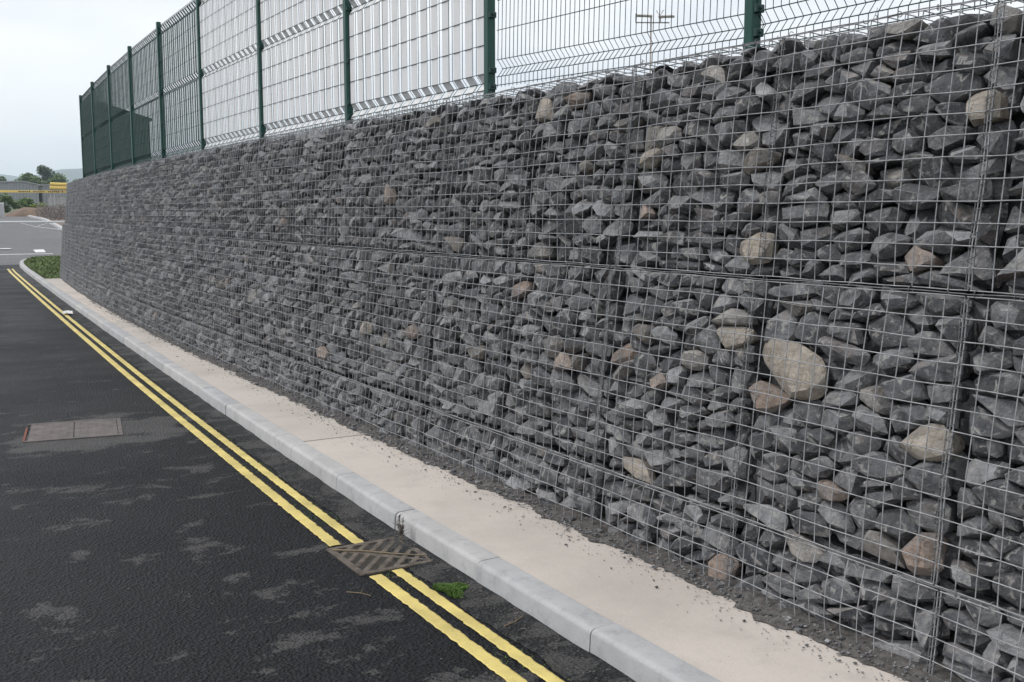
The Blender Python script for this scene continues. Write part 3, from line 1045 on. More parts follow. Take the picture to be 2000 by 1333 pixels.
def wire_band_mesh(w, mat):  # added strips standing for mesh wires that merge into bands
    m = MB()
    pr = [(2.50, 0.0)] + FP[1:-1] + [(4.39, 0.0)]
    for (z, o) in pr:
        for (ou, on) in ((-w / 2, -0.0062), (w / 2, -0.0062), (w / 2, -0.0035), (-w / 2, -0.0035)):
            m.v.append((o + on, ou, z))
    for i in range(len(pr) - 1):
        for j in range(4):
            a, b_ = i * 4 + j, i * 4 + (j + 1) % 4
            m.f.append((a, b_, b_ + 4, a + 4))
    m.f += [(0, 1, 2, 3), tuple(len(m.v) - 4 + j for j in (3, 2, 1, 0))]
    q = bpy.data.meshes.new('wire_band')
    q.from_pydata(m.v, [], m.f)
    q.materials.append(mat)
    return q
pcache, SL = {}, {}
for i in range(len(SP) - 1):
    a, b_ = fence_xy(SP[i]), fence_xy(SP[i + 1])
    ln = math.hypot(b_[0] - a[0], b_[1] - a[1]) - 0.064
    key = round(ln, 2)
    if key not in pcache: pcache[key] = panel_mesh(ln, 0.0026)
    ang = math.atan2(-(b_[0] - a[0]), b_[1] - a[1])
    tilt = 0.03 if i == 1 else 0.0
    off = 0.034
    d = Vector((b_[0] - a[0], b_[1] - a[1], 0)).normalized()
    p = link('fence_panel', pcache[key], fence, (a[0] + d.x * 0.032 - pl.x, a[1] + d.y * 0.032 - pl.y, -pl.z), (tilt, 0, ang))
    if i >= 2:
        dark = i >= 5
        w = (0.098 if i < 4 else 0.082) if not dark else 0.052
        pitch = 0.166 if not dark else 0.125
        mk = (w, dark)
        if mk not in SL: SL[mk] = wire_band_mesh(w, M['wire_band_dark'] if dark else M['wire_band_light'])
        n_ = int((ln - 0.06) / pitch)
        for j in range(n_):
            u = 0.03 + w / 2 + j * (ln - 0.06 - w) / (n_ - 1)
            link('wire_band', SL[mk], p, (0, u, 0))

# ------------------------------------------------------------------ gully grate in the gutter
GX, GY, GW, GL = 2.035, 4.655, 0.40, 0.45
gr = empty('drain_grate', (GX, GY, 0.0), 'rusty square drain grate with slanting bars interrupting the yellow lines', 'drain')
fr = MB()
for x0, x1, y0, y1 in ((-GW / 2, GW / 2, -GL / 2, -GL / 2 + 0.032), (-GW / 2, GW / 2, GL / 2 - 0.032, GL / 2), (-GW / 2, -GW / 2 + 0.032, -GL / 2 + 0.033, GL / 2 - 0.033), (GW / 2 - 0.032, GW / 2, -GL / 2 + 0.033, GL / 2 - 0.033)):
    fr.box(x0, x1, y0, y1, 0.001, 0.010, 0.002)
mesh_obj('frame', fr.v, fr.f, M['rust'], gr)
pit = MB()
pit.add([(-GW / 2 + 0.02, -GL / 2 + 0.02, 0.0022), (GW / 2 - 0.02, -GL / 2 + 0.02, 0.0022), (GW / 2 - 0.02, GL / 2 - 0.02, 0.0022), (-GW / 2 + 0.02, GL / 2 - 0.02, 0.0022)], [(0, 1, 2, 3)])
mesh_obj('pit', pit.v, pit.f, M['black'], gr)
def clip_seg(p, d, hx, hy):
    t0, t1 = -9, 9
    for c, dd, h_ in ((p[0], d[0], hx), (p[1], d[1], hy)):
        if abs(dd) < 1e-6: continue
        a, b_ = (-h_ - c) / dd, (h_ - c) / dd
        t0, t1 = max(t0, min(a, b_)), min(t1, max(a, b_))
    return t0, t1
def bar(c, d, w, z0, z1, name):
    t0, t1 = clip_seg(c, d, GW / 2 - 0.028, GL / 2 - 0.028)
    if t1 - t0 < 0.04: return
    nx_, ny_ = -d[1], d[0]
    m = MB()
    q = [(c[0] + d[0] * t + nx_ * w_, c[1] + d[1] * t + ny_ * w_) for t, w_ in ((t0, -w), (t1, -w), (t1, w), (t0, w))]
    q2 = [(c[0] + d[0] * t + nx_ * w_ * 0.6, c[1] + d[1] * t + ny_ * w_ * 0.6) for t, w_ in ((t0, -w), (t1, -w), (t1, w), (t0, w))]
    m.add([(x, y, z0) for x, y in q] + [(x, y, z1) for x, y in q2], [(4, 5, 6, 7), (0, 1, 5, 4), (1, 2, 6, 5), (2, 3, 7, 6), (3, 0, 4, 7)])
    mesh_obj(name, m.v, m.f, M['rust'], gr)
dg = (0.66, 0.75)
for i in range(-4, 5):
    bar((-dg[1] * i * 0.062, dg[0] * i * 0.062), dg, 0.018, 0.003, 0.0092, 'bar')
bar((0, 0), (0.66, -0.75), 0.011, 0.003, 0.0098, 'cross_rib')

# ------------------------------------------------------------------ manhole cover
mh = empty('manhole_cover', (1.22, 8.70, 0.0), 'silted rectangular iron manhole cover lying flush in the asphalt', 'manhole cover', rz=R(-9))
m = MB()
for x0, x1, y0, y1 in ((-0.35, 0.35, -0.36, -0.33), (-0.35, 0.35, 0.33, 0.36), (0.32, 0.35, -0.329, 0.329)):
    m.box(x0, x1, y0, y1, 0.001, 0.007)
mesh_obj('frame', m.v, m.f, M['cover'], mh)
m = MB(); m.box(-0.352, -0.337, -0.328, 0.2, 0.001, 0.008)
mesh_obj('frame_edge', m.v, m.f, M['redrust'], mh)['label'] = 'red rusted edge of the cover frame'
for sx in (-1, 1):
    m = MB()
    x0, x1 = (-0.318, -0.004) if sx < 0 else (0.004, 0.314)
    m.box(x0, x1, -0.324, 0.324, 0.001, 0.0055)
    pl_ = mesh_obj('cover_plate', m.v, m.f, M['cover'], mh)
    m = MB()
    for i in range(5):
        for j in range(10):
            cx, cy = x0 + 0.04 + i * 0.058, -0.29 + j * 0.0645
            t = 0.7 if (i + j) % 2 else -0.7
            dx, dy = 0.018 * math.cos(t), 0.018 * math.sin(t)
            nx_, ny_ = -dy * 0.3, dx * 0.3
            m.add([(cx - dx - nx_, cy - dy - ny_, 0.0054), (cx + dx - nx_, cy + dy - ny_, 0.0054), (cx + dx + nx_, cy + dy + ny_, 0.0054), (cx - dx + nx_, cy - dy + ny_, 0.0054), (cx, cy, 0.0085)],
                  [(0, 1, 4), (1, 2, 4), (2, 3, 4), (3, 0, 4)])
    tag(mesh_obj('raised_tread', m.v, m.f, M['cover'], pl_), kind='stuff')

# ------------------------------------------------------------------ small growth and litter
def blade(mb, x, y, z, h, w, rg, lean=0.5):
    a = rg.uniform(0, 6.283)
    dx, dy = math.cos(a), math.sin(a)
    l_ = rg.uniform(0.1, lean) * h
    px, py = -dy * w / 2, dx * w / 2
    mb.add([(x - px, y - py, z), (x + px, y + py, z), (x + dx * l_ * 0.4 + px * 0.8, y + dy * l_ * 0.4 + py * 0.8, z + h * 0.6), (x + dx * l_ * 0.4 - px * 0.8, y + dy * l_ * 0.4 - py * 0.8, z + h * 0.6), (x + dx * l_, y + dy * l_, z + h)],
           [(0, 1, 2, 3), (3, 2, 4)])
rg = random.Random(77)
m = MB()
for _ in range(2600):
    a, r = rg.uniform(0, 6.283), math.sqrt(rg.random())
    wob = 0.75 + 0.25 * math.sin(3 * a + 1)
    x, y = 2.115 + 0.085 * r * wob * math.cos(a), 4.045 + 0.115 * r * wob * math.sin(a)
    blade(m, x, y, 0.004, rg.uniform(0.006, 0.02) * (1.2 - 0.6 * r), 0.005, rg, 1.4)
tag(m.build('moss_patch', M['moss']), 'small bright green moss patch between yellow line and kerb', 'moss')
m = MB()
for _ in range(1400):
    y = rg.uniform(2.6, 9) if rg.random() < 0.8 else rg.uniform(9, 18)
    if mnoise.noise((y * 1.7, 3, 3)) < 0.05: continue
    x = kerb_x(y) - (rg.uniform(0.17, 0.215) if rg.random() < 0.4 else rg.uniform(0.265, 0.33))
    blade(m, x, y, 0.003, rg.uniform(0.002, 0.006), 0.004, rg, 2.0)
tag(m.build('moss', M['moss']), 'thin moss creeping along the yellow lines', 'moss', kind='stuff')

wd = empty('weed', (2.215, 4.80, 0.0), 'spindly weed growing at the kerb foot behind the drain', 'weed')
m = MB()
tips = []
for i in range(6):
    a = rg.uniform(0, 6.28)
    e_ = (rg.uniform(-0.03, 0.01), 0.03 * math.sin(a), rg.uniform(0.08, 0.14))
    m.tube([(0, 0, 0.005), (e_[0] * 0.3, e_[1] * 0.3, e_[2] * 0.5), e_], 0.0024, 4, True, 0.0014)
    tips.append(e_)
mesh_obj('stem', m.v, m.f, M['twig'], wd)
m = MB()
for e_ in tips:
    for _ in range(12):
        t = rg.uniform(0.3, 1)
        blade(m, e_[0] * t, e_[1] * t, e_[2] * t, rg.uniform(0.012, 0.028), 0.009, rg, 2.5)
mesh_obj('leaves', m.v, m.f, M['dry'], wd)

def twig(pts, r, label):
    m = MB()
    m.tube(pts, r, 5, True, r * 0.6)
    k = len(pts) // 2
    p = pts[k]
    m.tube([p, (p[0] + 0.02, p[1] + 0.025, p[2] + 0.004)], r * 0.6, 4, True, r * 0.4)
    c = pts[0]
    tag(m.build('twig', M['twig'], None, c), label, 'twig', 'dry twigs')
twig([(1.855, 4.83, 0.014), (1.97, 4.74, 0.016), (2.09, 4.62, 0.015), (2.21, 4.52, 0.014)], 0.005, 'long dry twig lying across the drain grate')
twig([(1.70, 4.27, 0.004), (1.745, 4.22, 0.006), (1.775, 4.17, 0.004)], 0.0025, 'short pale twig on the asphalt left of the yellow lines')
twig([(2.10, 3.56, 0.008), (2.16, 3.57, 0.012), (2.22, 3.61, 0.010)], 0.003, 'dry twig in the gutter below the moss patch')
lm_ = MB()
lx, ly = 2.62, 18.8
g_ = [(lx + 0.16 * i / 4 - 0.08 + rg.uniform(-0.01, 0.01), ly + 0.3 * j / 4 - 0.15, 0.01 + rg.uniform(0, 0.055)) for j in range(5) for i in range(5)]
lm_.add(g_, [(j * 5 + i, j * 5 + i + 1, j * 5 + i + 6, j * 5 + i + 5) for j in range(4) for i in range(4)])
lm_.add([(p[0], p[1], p[2] + 0.004) for p in g_], [(j * 5 + i, j * 5 + i + 5, j * 5 + i + 6, j * 5 + i + 1) for j in range(4) for i in range(4)])
tag(lm_.build('crumpled_paper', M['paper'], None, (lx, ly, 0)), 'crumpled white scrap of paper in the far gutter', 'litter')

# ------------------------------------------------------------------ grass verge round the wall end
def verge_poly():
    pts = [(kerb_x(y) + 0.129, y) for y in np.arange(27.62, 36, 0.6)]
    pts += [(x + 0.10, y - 0.07) for x, y in arc[:-1]]
    pts += [(12, 43.2), (12, 27.62)]
    return pts
vp_ = verge_poly()
tag(mesh_obj('verge', [(x, y, 0.10 + (0.0 if i < len(vp_) - 2 else 0.1)) for i, (x, y) in enumerate(vp_)], [tuple(range(len(vp_)))], M['turf']), 'grassed verge beyond the end of the gabion wall', kind='structure')
m = MB()
rg = random.Random(15)
cnt = 0
while cnt < 9000:
    y = rg.uniform(27.8, 43)
    x = rg.uniform(3.4, 6.8)
    kx = kerb_x(y) if y < 36 else float(np.interp(y, [p[1] for p in arc], [p[0] for p in arc]))
    if x < kx + 0.15 or (y < 28.9 and x > 3.85): continue
    d = mnoise.noise((x * 0.8, y * 0.5, 2))
    blade(m, x, y, 0.10, rg.uniform(0.025, 0.055) * (1 + 0.5 * d), 0.035, rg, 0.9)
    cnt += 1
tag(m.build('grass', M['grass']), 'short grass growing on the verge past the wall', 'grass', kind='stuff')

# terrace retained by the wall
tz = 2.32
tp = [(4.24, -6), (4.24, 9)] + [(4.24 + curve_e(y), y) for y in np.arange(12, 28, 2.0)] + [(4.9, 28.2), (7.6, 41.0), (70, 41.0), (70, -6)]
v = [(x, y, tz) for x, y in tp] + [(x, y, -0.05) for x, y in tp]
n_ = len(tp)
tag(mesh_obj('terrace', v, [tuple(range(n_ - 1, -1, -1))] + [(i, (i + 1) % n_, n_ + (i + 1) % n_, n_ + i) for i in range(n_)], M['turf']), 'raised ground held back by the gabion wall', kind='structure')

# ------------------------------------------------------------------ dark shed behind the fence
sh = empty('dark_shed', (7.2, 36.0, tz), 'dark green sheet-clad shed behind the far end of the fence', 'shed')
def wall_sheet(x0, x1, za, zb, y, z0):
    """corrugated wall with a sloping top"""
    m = MB()
    n_ = int((x1 - x0) / 0.05)
    for i in range(n_ + 1):
        x = x0 + (x1 - x0) * i / n_
        yy = y + (0.0, 0.02, 0.02, 0.0)[i % 4]
        zt = za + (zb - za) * i / n_
        m.v += [(x, yy, z0), (x, yy, zt)]
    for i in range(n_):
        m.f.append((2 * i, 2 * i + 2, 2 * i + 3, 2 * i + 1))
    return m
m = wall_sheet(-0.92, 0.62, 2.78, 2.33, 0.0, 0.0)
m.add([(0.62, 0, 0), (0.62, 3.0, 0), (0.62, 3.0, 2.33), (0.62, 0, 2.33), (-0.92, 0, 0), (-0.92, 3, 0), (-0.92, 3, 2.78), (-0.92, 0, 2.78)], [(0, 1, 2, 3), (4, 7, 6, 5)])
m.add([(-0.92, 3, 0), (0.62, 3, 0), (0.62, 3, 2.33), (-0.92, 3, 2.78)], [(0, 3, 2, 1)])
mesh_obj('wall', m.v, m.f, M['shedgreen'], sh)
m = MB()
m.add([(-0.97, -0.12, 2.83), (0.7, -0.12, 2.35), (0.7, 3.1, 2.35), (-0.97, 3.1, 2.83), (-0.97, -0.12, 2.89), (0.7, -0.12, 2.41), (0.7, 3.1, 2.41), (-0.97, 3.1, 2.89)], [(0, 3, 2, 1), (4, 5, 6, 7), (0, 1, 5, 4), (1, 2, 6, 5), (2, 3, 7, 6), (3, 0, 4, 7)])
mesh_obj('roof', m.v, m.f, M['shedgreen'], sh)

# ------------------------------------------------------------------ lamp mast seen through the fence
ms = empty('lamp_mast', (31.6, 40.0, tz), 'slim grey mast with floodlight crossarm seen through the mesh fence', 'mast')
m = MB(); m.tube([(0, 0, 0), (0, 0, 4), (0, 0, 8.55)], 0.06, 8, True, 0.035)
mesh_obj('pole', m.v, m.f, M['lampgrey'], ms, smooth=True)
m = MB(); m.tube([(-0.62, 0.36, 8.2), (0.75, -0.42, 8.2)], 0.03, 6)
m.tube([(-0.62, 0.36, 8.2), (-0.62, 0.36, 8.62)], 0.025, 6)
m.tube([(0.38, -0.22, 8.2), (0.38, -0.22, 8.5)], 0.025, 6)
mesh_obj('crossarm', m.v, m.f, M['lampgrey'], ms)
for (cx, cy, cz, t) in ((-0.28, 0.16, 8.5, 0.03), (0.62, -0.36, 8.47, -0.04)):
    m = MB(); m.box(-0.36, 0.36, -0.16, 0.16, -0.05, 0.06, 0.02)
    o = mesh_obj('floodlight', m.v, m.f, M['lampgrey'], ms, (cx, cy, cz))
    o.rotation_euler = (R(14), t, R(-30))
m = MB()
for _ in range(5):
    a = rg.uniform(0, 6.28)
    m.tube([(0.35, -0.2, 8.5), (0.35 + 0.2 * math.cos(a), -0.2 + 0.2 * math.sin(a), 8.78)], 0.012, 4)
mesh_obj('bird_spikes', m.v, m.f, M['lampgrey'], ms)

# ------------------------------------------------------------------ the side road and what stands beyond it
def quad_on_ground(name, pts, mat, parent, dz, sub=1):
    m = MB()
    m.add([(x, y, ground_z(y) + dz) for x, y in pts], [tuple(range(len(pts)))])
    return mesh_obj(name, m.v, m.f, mat, parent)
quad_on_ground('white_line', [(-2, 46.7), (6.1, 46.6), (6.1, 47.05), (-2, 47.1)], M['white'], side, 0.012)
quad_on_ground('white_line', [(-2, 50.9), (5.0, 51.2), (5.0, 51.8), (-2, 51.4)], M['white'], side, 0.03)
quad_on_ground('white_line', [(5.55, 47.7), (5.95, 47.7), (6.2, 50.4), (5.75, 50.2)], M['white'], side, 0.03)

# planting bed with its pale kerb
by = np.linspace(66.7, 99, 12)
bx = np.interp(by, [66.7, 99], [9.44, 11.2])
v, f = [], []
for x, y in zip(bx, by):
    v += [(x, y, ground_z(y) + 0.03), (x + 10, y, ground_z(y) + 0.05)]
for i in range(len(by) - 1):
    f.append((2 * i, 2 * i + 1, 2 * i + 3, 2 * i + 2))
tag(mesh_obj('planting_bed', v, f, M['soil']), 'bare brown planting bed beyond the side road', kind='structure')
m = MB()
v, f = [], []
for x, y in zip(bx, by):
    z = ground_z(y)
    v += [(x - 0.16, y, z - 0.02), (x - 0.14, y, z + 0.13), (x + 0.1, y, z + 0.13), (x + 0.12, y, z - 0.02)]
for i in range(len(by) - 1):
    for j in range(3):
        a = i * 4 + j
        f.append((a, a + 1, a + 5, a + 4))
f.append((0, 3, 2, 1))
tag(mesh_obj('bed_kerb', v, f, M['palepost']), 'pale kerb edging the brown planting bed', kind='structure')

# soil mound
v, f = [], []
NXm, NYm = 26, 12
for j in range(NYm + 1):
    for i in range(NXm + 1):
        u, w = i / NXm, j / NYm
        x, y = 9.4 + 6.2 * u, 101.5 + 5 * w
        k = min(1, 3.2 * min(u, 1 - u)) * math.sin(math.pi * w) ** 0.6
        v.append((x, y, ground_z(y) - 0.05 + 0.8 * k + 0.1 * k * mnoise.noise((x * 1.3, y * 1.3, 0))))
for j in range(NYm):
    for i in range(NXm):
        a = j * (NXm + 1) + i
        f.append((a, a + 1, a + NXm + 2, a + NXm + 1))
tag(mesh_obj('soil_mound', v, f, M['soil'], smooth=True), 'low mound of brown soil in front of the green bushes', kind='structure')

# dead weeds on the bed
rg = random.Random(9)
m = MB()
for _ in range(420):
    y = rg.uniform(80, 97)
    x = float(np.interp(y, [66.7, 99], [9.44, 11.2])) + rg.uniform(0.3, 4.0)
    h_ = rg.uniform(0.4, 1.15)
    z = ground_z(y)
    e_ = (x + rg.uniform(-0.15, 0.15), y, z + h_)
    m.tube([(x, y, z), e_], 0.02, 3, False, 0.012)
    for _k in range(4):
        t = rg.uniform(0.4, 1)
        blade(m, x + (e_[0] - x) * t, y, z + h_ * t, rg.uniform(0.08, 0.2), 0.05, rg, 2)
tag(m.build('dead_weeds', M['dry']), 'grey dead weeds standing on the planting bed', 'weeds', kind='stuff')

# white swing gate
sg = empty('swing_gate', (9.6, 58, ground_z(58)), 'white tubular swing gate crossing the side road', 'gate')
zg = ground_z(58)
m = MB(); m.tube([(0, 0, 1.24 - zg), (-11, 0, 1.22 - zg)], 0.05, 8)
mesh_obj('top_rail', m.v, m.f, M['whitemetal'], sg, smooth=True)
m = MB(); m.tube([(0, 0, 0.70 - zg), (-1.44, 0, 0.81 - zg), (-2.77, 0, 0.98 - zg), (-3.6, 0, 1.22 - zg)], 0.032, 6)
mesh_obj('lower_brace', m.v, m.f, M['whitemetal'], sg, smooth=True)
m = MB(); m.tube([(-2.77, 0, 0.98 - zg), (-2.1, 0, 1.22 - zg)], 0.028, 6)
mesh_obj('strut', m.v, m.f, M['whitemetal'], sg, smooth=True)
m = MB(); m.tube([(0, 0, 0), (0, 0, 1.5 - zg)], 0.08, 10)
mesh_obj('hinge_post', m.v, m.f, M['whitemetal'], sg, smooth=True)
m = MB(); m.tube([(-10.9, 0, 0), (-10.9, 0, 1.2 - zg)], 0.06, 8)
mesh_obj('rest_post', m.v, m.f, M['whitemetal'], sg, smooth=True)

# yellow height barrier
zb = ground_z(100)
hb = empty('height_barrier', (13.1, 100, zb), 'yellow overhead barrier beam with dark marks and two fat yellow rollers', 'barrier')
m = MB(); m.box(-10, 3.0, -0.08, 0.08, 3.42 - zb, 3.61 - zb, 0.015)
mesh_obj('beam', m.v, m.f, M['safety'], hb)
for i in range(22):
    if i % 7 == 6: continue
    x = -2.55 + i * 0.165
    m = MB(); m.box(x, x + 0.1, -0.086, -0.079, 3.46 - zb, 3.57 - zb)
    mesh_obj('stencil_mark', m.v, m.f, M['marks'], hb)
for z, x0, r_ in ((3.87, -0.06, 0.16), (4.19, -0.02, 0.13)):
    m = MB(); m.tube([(x0, -0.25, z - zb), (x0 + 0.03, -0.25, z - zb), (x0 + 1.55, -0.25, z - 0.04 - zb), (x0 + 1.6, -0.25, z - 0.04 - zb)], r_, 12)
    mesh_obj('roller', m.v, m.f, M['safety'], hb, smooth=True)
for x in (-0.02, 0.3, 2.9, -9.9):
    m = MB(); m.box(x - 0.06, x + 0.06, -0.06, 0.06, 0, 3.415 - zb if x < 0.2 else 4.3 - zb, 0.01)
    mesh_obj('upright', m.v, m.f, M['palepost'], hb)
bf = empty('board_fence', (13.6, 101.2, ground_z(101.2)), 'short run of pale upright boards under the yellow barrier', 'fence')
for i in range(5):
    m = MB(); m.box(-0.55 + i * 0.32, -0.27 + i * 0.32, -0.02, 0.02, 0.0, 1.65 + 0.06 * (i % 2), 0.004)
    mesh_obj('board', m.v, m.f, M['palepost'], bf)
m = MB(); m.box(-0.6, 1.1, 0.022, 0.07, 1.3, 1.42)
mesh_obj('rail', m.v, m.f, M['palepost'], bf)

cb = empty('utility_cabinet', (8.75, 99.5, ground_z(99.5)), 'white utility cabinet with two doors beside the soil mound', 'cabinet')
m = MB(); m.box(-0.55, 0.55, -0.2, 0.2, 0, 1.18, 0.02)
mesh_obj('body', m.v, m.f, M['whitemetal'], cb)
for x0 in (-0.52, 0.03):
    m = MB(); m.box(x0, x0 + 0.49, -0.225, -0.203, 0.06, 1.1, 0.006)
    mesh_obj('door', m.v, m.f, M['palepost'], cb)

# foliage
def leaf_cloud(rg, c, rx, ry, rz, n_, size, lumps=9, flat=0.35):
    """leaf faces scattered in lumps through a crown"""
    m = MB()
    L_ = []
    for _ in range(lumps):
        a, b_ = rg.uniform(0, 6.283), math.asin(rg.uniform(-0.5, 1))
        k = rg.uniform(0.35, 0.8)
        L_.append((c[0] + rx * k * math.cos(a) * math.cos(b_), c[1] + ry * k * math.sin(a) * math.cos(b_), c[2] + rz * k * math.sin(b_), rg.uniform(0.28, 0.5)))
    for _ in range(n_):
        l_ = rg.choice(L_)
        d = Vector((rg.gauss(0, 1), rg.gauss(0, 1), rg.gauss(0, 1))).normalized() * (rg.random() ** 0.45)
        p = Vector((l_[0] + d.x * rx * l_[3], l_[1] + d.y * ry * l_[3], l_[2] + d.z * rz * l_[3]))
        s_ = size * rg.uniform(0.6, 1.3)
        u = Vector((rg.gauss(0, 1), rg.gauss(0, 1), rg.gauss(0, flat))).normalized()
        w = u.cross(Vector((rg.gauss(0, 0.6), rg.gauss(0, 0.6), 1))).normalized()
        m.add([p - u * s_, p + w * s_ * 0.55, p + u * s_, p - w * s_ * 0.55], [(0, 1, 2, 3)])
    return m, L_
def tree(name, label, cat, x, y, top, rx, rz, mat, n_, size, seed, group, trunk=True):
    rg = random.Random(seed)
    z0 = min(ground_z(y), 4.0) - 0.1
    t = empty(name, (x, y, z0), label, cat, group)
    cz = top - rz - z0
    lc, L_ = leaf_cloud(rg, (0, 0, cz), rx, rx, rz, n_, size)
    mesh_obj('crown', lc.v, lc.f, mat, t)
    m = MB()
    tr = max(0.05, rx * 0.07)
    m.tube([(0, 0, 0), (0.05 * rx, 0, cz * 0.5), (0, 0.03 * rx, cz)], tr, 8, True, tr * 0.5)
    for l_ in L_[:6]:
        m.tube([(0, 0, cz * 0.55), (l_[0] * 0.5, l_[1] * 0.5, (cz * 0.6 + l_[2]) / 2), (l_[0], l_[1], l_[2])], tr * 0.4, 5, True, tr * 0.12)
    mesh_obj('trunk' if trunk else 'stems', m.v, m.f, M['bark'], t)
    return t
TG = 'trees behind the grey buildings'
tree('tree', 'tallest dark tree with two-humped crown behind the grey buildings', 'tree', 32.9, 262, 12.6, 4.4, 4.4, M['leaf'], 4600, 0.32, 1, TG)
tree('tree', 'rounded green tree just left of the tallest tree', 'tree', 29.3, 256, 10.6, 3.6, 3.4, M['leaf2'], 3400, 0.32, 2, TG)
tree('tree', 'low spreading green tree just right of the tallest tree', 'tree', 35.6, 255, 10.0, 3.8, 3.0, M['leaf2'], 3400, 0.32, 3, TG)
tree('tree', 'dark tree cut by the left edge above the grey building', 'tree', 23.2, 258, 10.2, 2.6, 3.0, M['leaf'], 1700, 0.32, 4, TG)
tree('tree', 'low tree filling the dip between the left edge and the round tree', 'tree', 26.4, 262, 9.2, 2.6, 2.4, M['leaf2'], 1500, 0.32, 6, TG)
tree('tree', 'tree peeping out beside the far end post of the fence', 'tree', 41.3, 262, 9.8, 2.6, 2.6, M['leaf'], 1500, 0.32, 5, TG)
BG = 'bushes behind the soil mound'
tree('bush', 'dark green bush at the left edge above the white cabinet', 'bush', 9.9, 109, 3.6, 1.7, 1.25, M['leaf2'], 2400, 0.11, 11, BG, False)
tree('bush', 'mid green bush behind the middle of the soil mound', 'bush', 11.9, 110, 3.4, 1.6, 1.15, M['leaf2'], 2200, 0.11, 12, BG, False)
tree('bush', 'yellow-green bush at the right end of the soil mound', 'bush', 13.2, 108.6, 2.75, 1.1, 0.75, M['leaf3'], 1000, 0.1, 13, BG, False)
tree('bush', 'upright green shrub beside the pale boards against the wall end', 'bush', 15.0, 103, 3.1, 0.7, 1.0, M['leaf2'], 1100, 0.09, 14, BG, False)

# grey industrial buildings
def building(name, label, x0, x1, y0, y1, z0, eave, ax, apex, mat, roof):
    b_ = empty(name, ((x0 + x1) / 2, y0, z0), label, 'building', 'grey buildings beyond the side road')
    cx = (x0 + x1) / 2
    m = MB()
    n_ = int((x1 - x0) / 0.5)
    xs = [x0 + (x1 - x0) * i / n_ for i in range(n_ + 1)]
    def zt(x): return eave + (apex - eave) * ((x - x0) / (ax - x0) if x < ax else (x1 - x) / (x1 - ax))
    for i in range(n_):                    # profiled front sheets
        a, c = xs[i] - cx, xs[i + 1] - cx
        d = 0.06
        q = [(a, 0), (a + 0.12, 0), (a + 0.17, -d), (c - 0.05, -d), (c, 0)]
        for (xa, ya), (xb, yb) in zip(q[:-1], q[1:]):
            m.add([(xa, ya, 0), (xb, yb, 0), (xb, yb, zt(xb + cx) - z0), (xa, ya, zt(xa + cx) - z0)], [(0, 1, 2, 3)])
    for xs_ in (x0 - cx, x1 - cx):
        m.add([(xs_, 0, 0), (xs_, y1 - y0, 0), (xs_, y1 - y0, eave - z0), (xs_, 0, eave - z0)], [(0, 1, 2, 3)])
    mesh_obj('wall', m.v, m.f, mat, b_)
    m = MB()
    o = 0.18
    P = [(x0 - cx - 0.2, eave - z0 - 0.02), (ax - cx, apex - z0 + 0.02), (x1 - cx + 0.2, eave - z0 - 0.02)]
    v_ = [(x, yy, z + dz) for dz in (0, o) for yy in (-0.25, y1 - y0 + 0.2) for x, z in P]
    m.add(v_, [(6, 7, 10, 9), (7, 8, 11, 10), (0, 1, 7, 6), (1, 2, 8, 7), (0, 3, 4, 1), (1, 4, 5, 2), (0, 6, 9, 3), (2, 5, 11, 8), (3, 9, 10, 4), (4, 10, 11, 5)])
    mesh_obj('roof', m.v, m.f, roof, b_)
    return b_
building('grey_shed', 'long grey metal-clad shed with shallow gable roof at the left edge', 12.0, 24.3, 200, 225, 2.2, 6.45, 21.6, 7.0, M['cladding'], M['roofsheet'])
b2 = building('grey_shed', 'flat-topped grey building behind the yellow barrier', 25.1, 44, 202, 222, 2.2, 6.45, 36, 6.8, M['cladding'], M['roofsheet'])
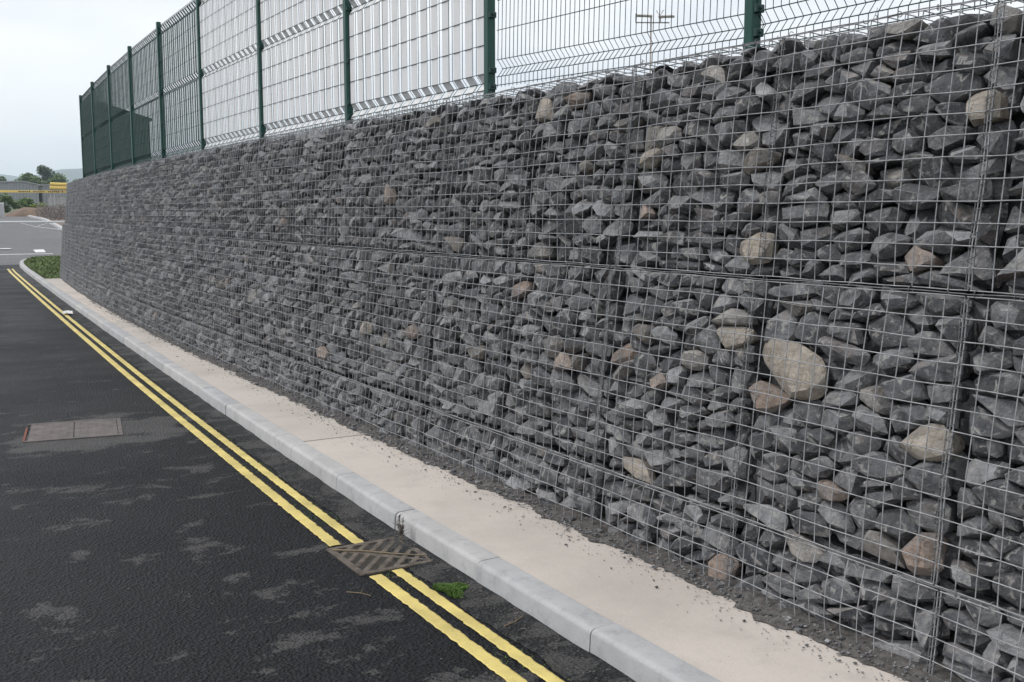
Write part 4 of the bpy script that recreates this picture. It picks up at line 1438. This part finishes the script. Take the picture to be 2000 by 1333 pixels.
m = MB(); m.box(24.35 - 34.55, 25.05 - 34.55, 4, 5, 0, 4.1)  # dark box painting the shade strip between the sheds
mesh_obj('recess_shade_strip', m.v, m.f, M['recess_shade'], b2)

# hills
def hill(name, label, x0, x1, yc, depth, prof, seed):
    v, f = [], []
    nx_, ny_ = 60, 10
    for j in range(ny_ + 1):
        w = j / ny_
        for i in range(nx_ + 1):
            x = x0 + (x1 - x0) * i / nx_
            k = math.sin(math.pi * min(1, w * 0.62 + 0.0)) if w < 0.81 else math.sin(math.pi * 0.5) * (1 - (w - 0.81) / 0.19)
            h = float(np.interp(x, [p[0] for p in prof], [p[1] for p in prof]))
            v.append((x, yc + depth * (w - 0.8), max(0, h * k * (1 + 0.05 * mnoise.noise((x * 0.012, w * 3, seed))))))
    for j in range(ny_):
        for i in range(nx_):
            a = j * (nx_ + 1) + i
            f.append((a, a + 1, a + nx_ + 2, a + nx_ + 1))
    tag(mesh_obj(name, v, f, M['hill'], smooth=True), label, kind='structure')
hill('hill', 'distant wooded hill fading to blue behind the tallest tree', 250, 2600, 3000, 1100, [(250, 40), (330, 92), (400, 113), (470, 121), (700, 118), (1200, 96), (2600, 30)], 1)
hill('hill', 'farther low hill at the left edge of the view', -2600, 560, 3500, 1000, [(-2600, 40), (-900, 90), (0, 122), (250, 124), (330, 114), (420, 96), (560, 50)], 2)

# ------------------------------------------------------------------ haze over the distance
hm = MB()
hm.box(-4300, 4300, -700, 4350, -1.2, 165)
hz = hm.build('haze', None or M['whitemetal'])
hmt = bpy.data.materials.new('pale_haze')
hmt.use_nodes = True
hn, hl = hmt.node_tree.nodes, hmt.node_tree.links
hn.clear()
ho = hn.new('ShaderNodeOutputMaterial')
hv = hn.new('ShaderNodeVolumePrincipled')
hv.inputs['Color'].default_value = (0.76, 0.88, 1.0, 1)
hv.inputs['Density'].default_value = 0.00034
hv.inputs['Anisotropy'].default_value = 0.2
hl.new(hv.outputs[0], ho.inputs['Volume'])
hz.data.materials.clear()
hz.data.materials.append(hmt)
tag(hz, 'thin pale haze softening the distant hills', 'haze', kind='stuff')
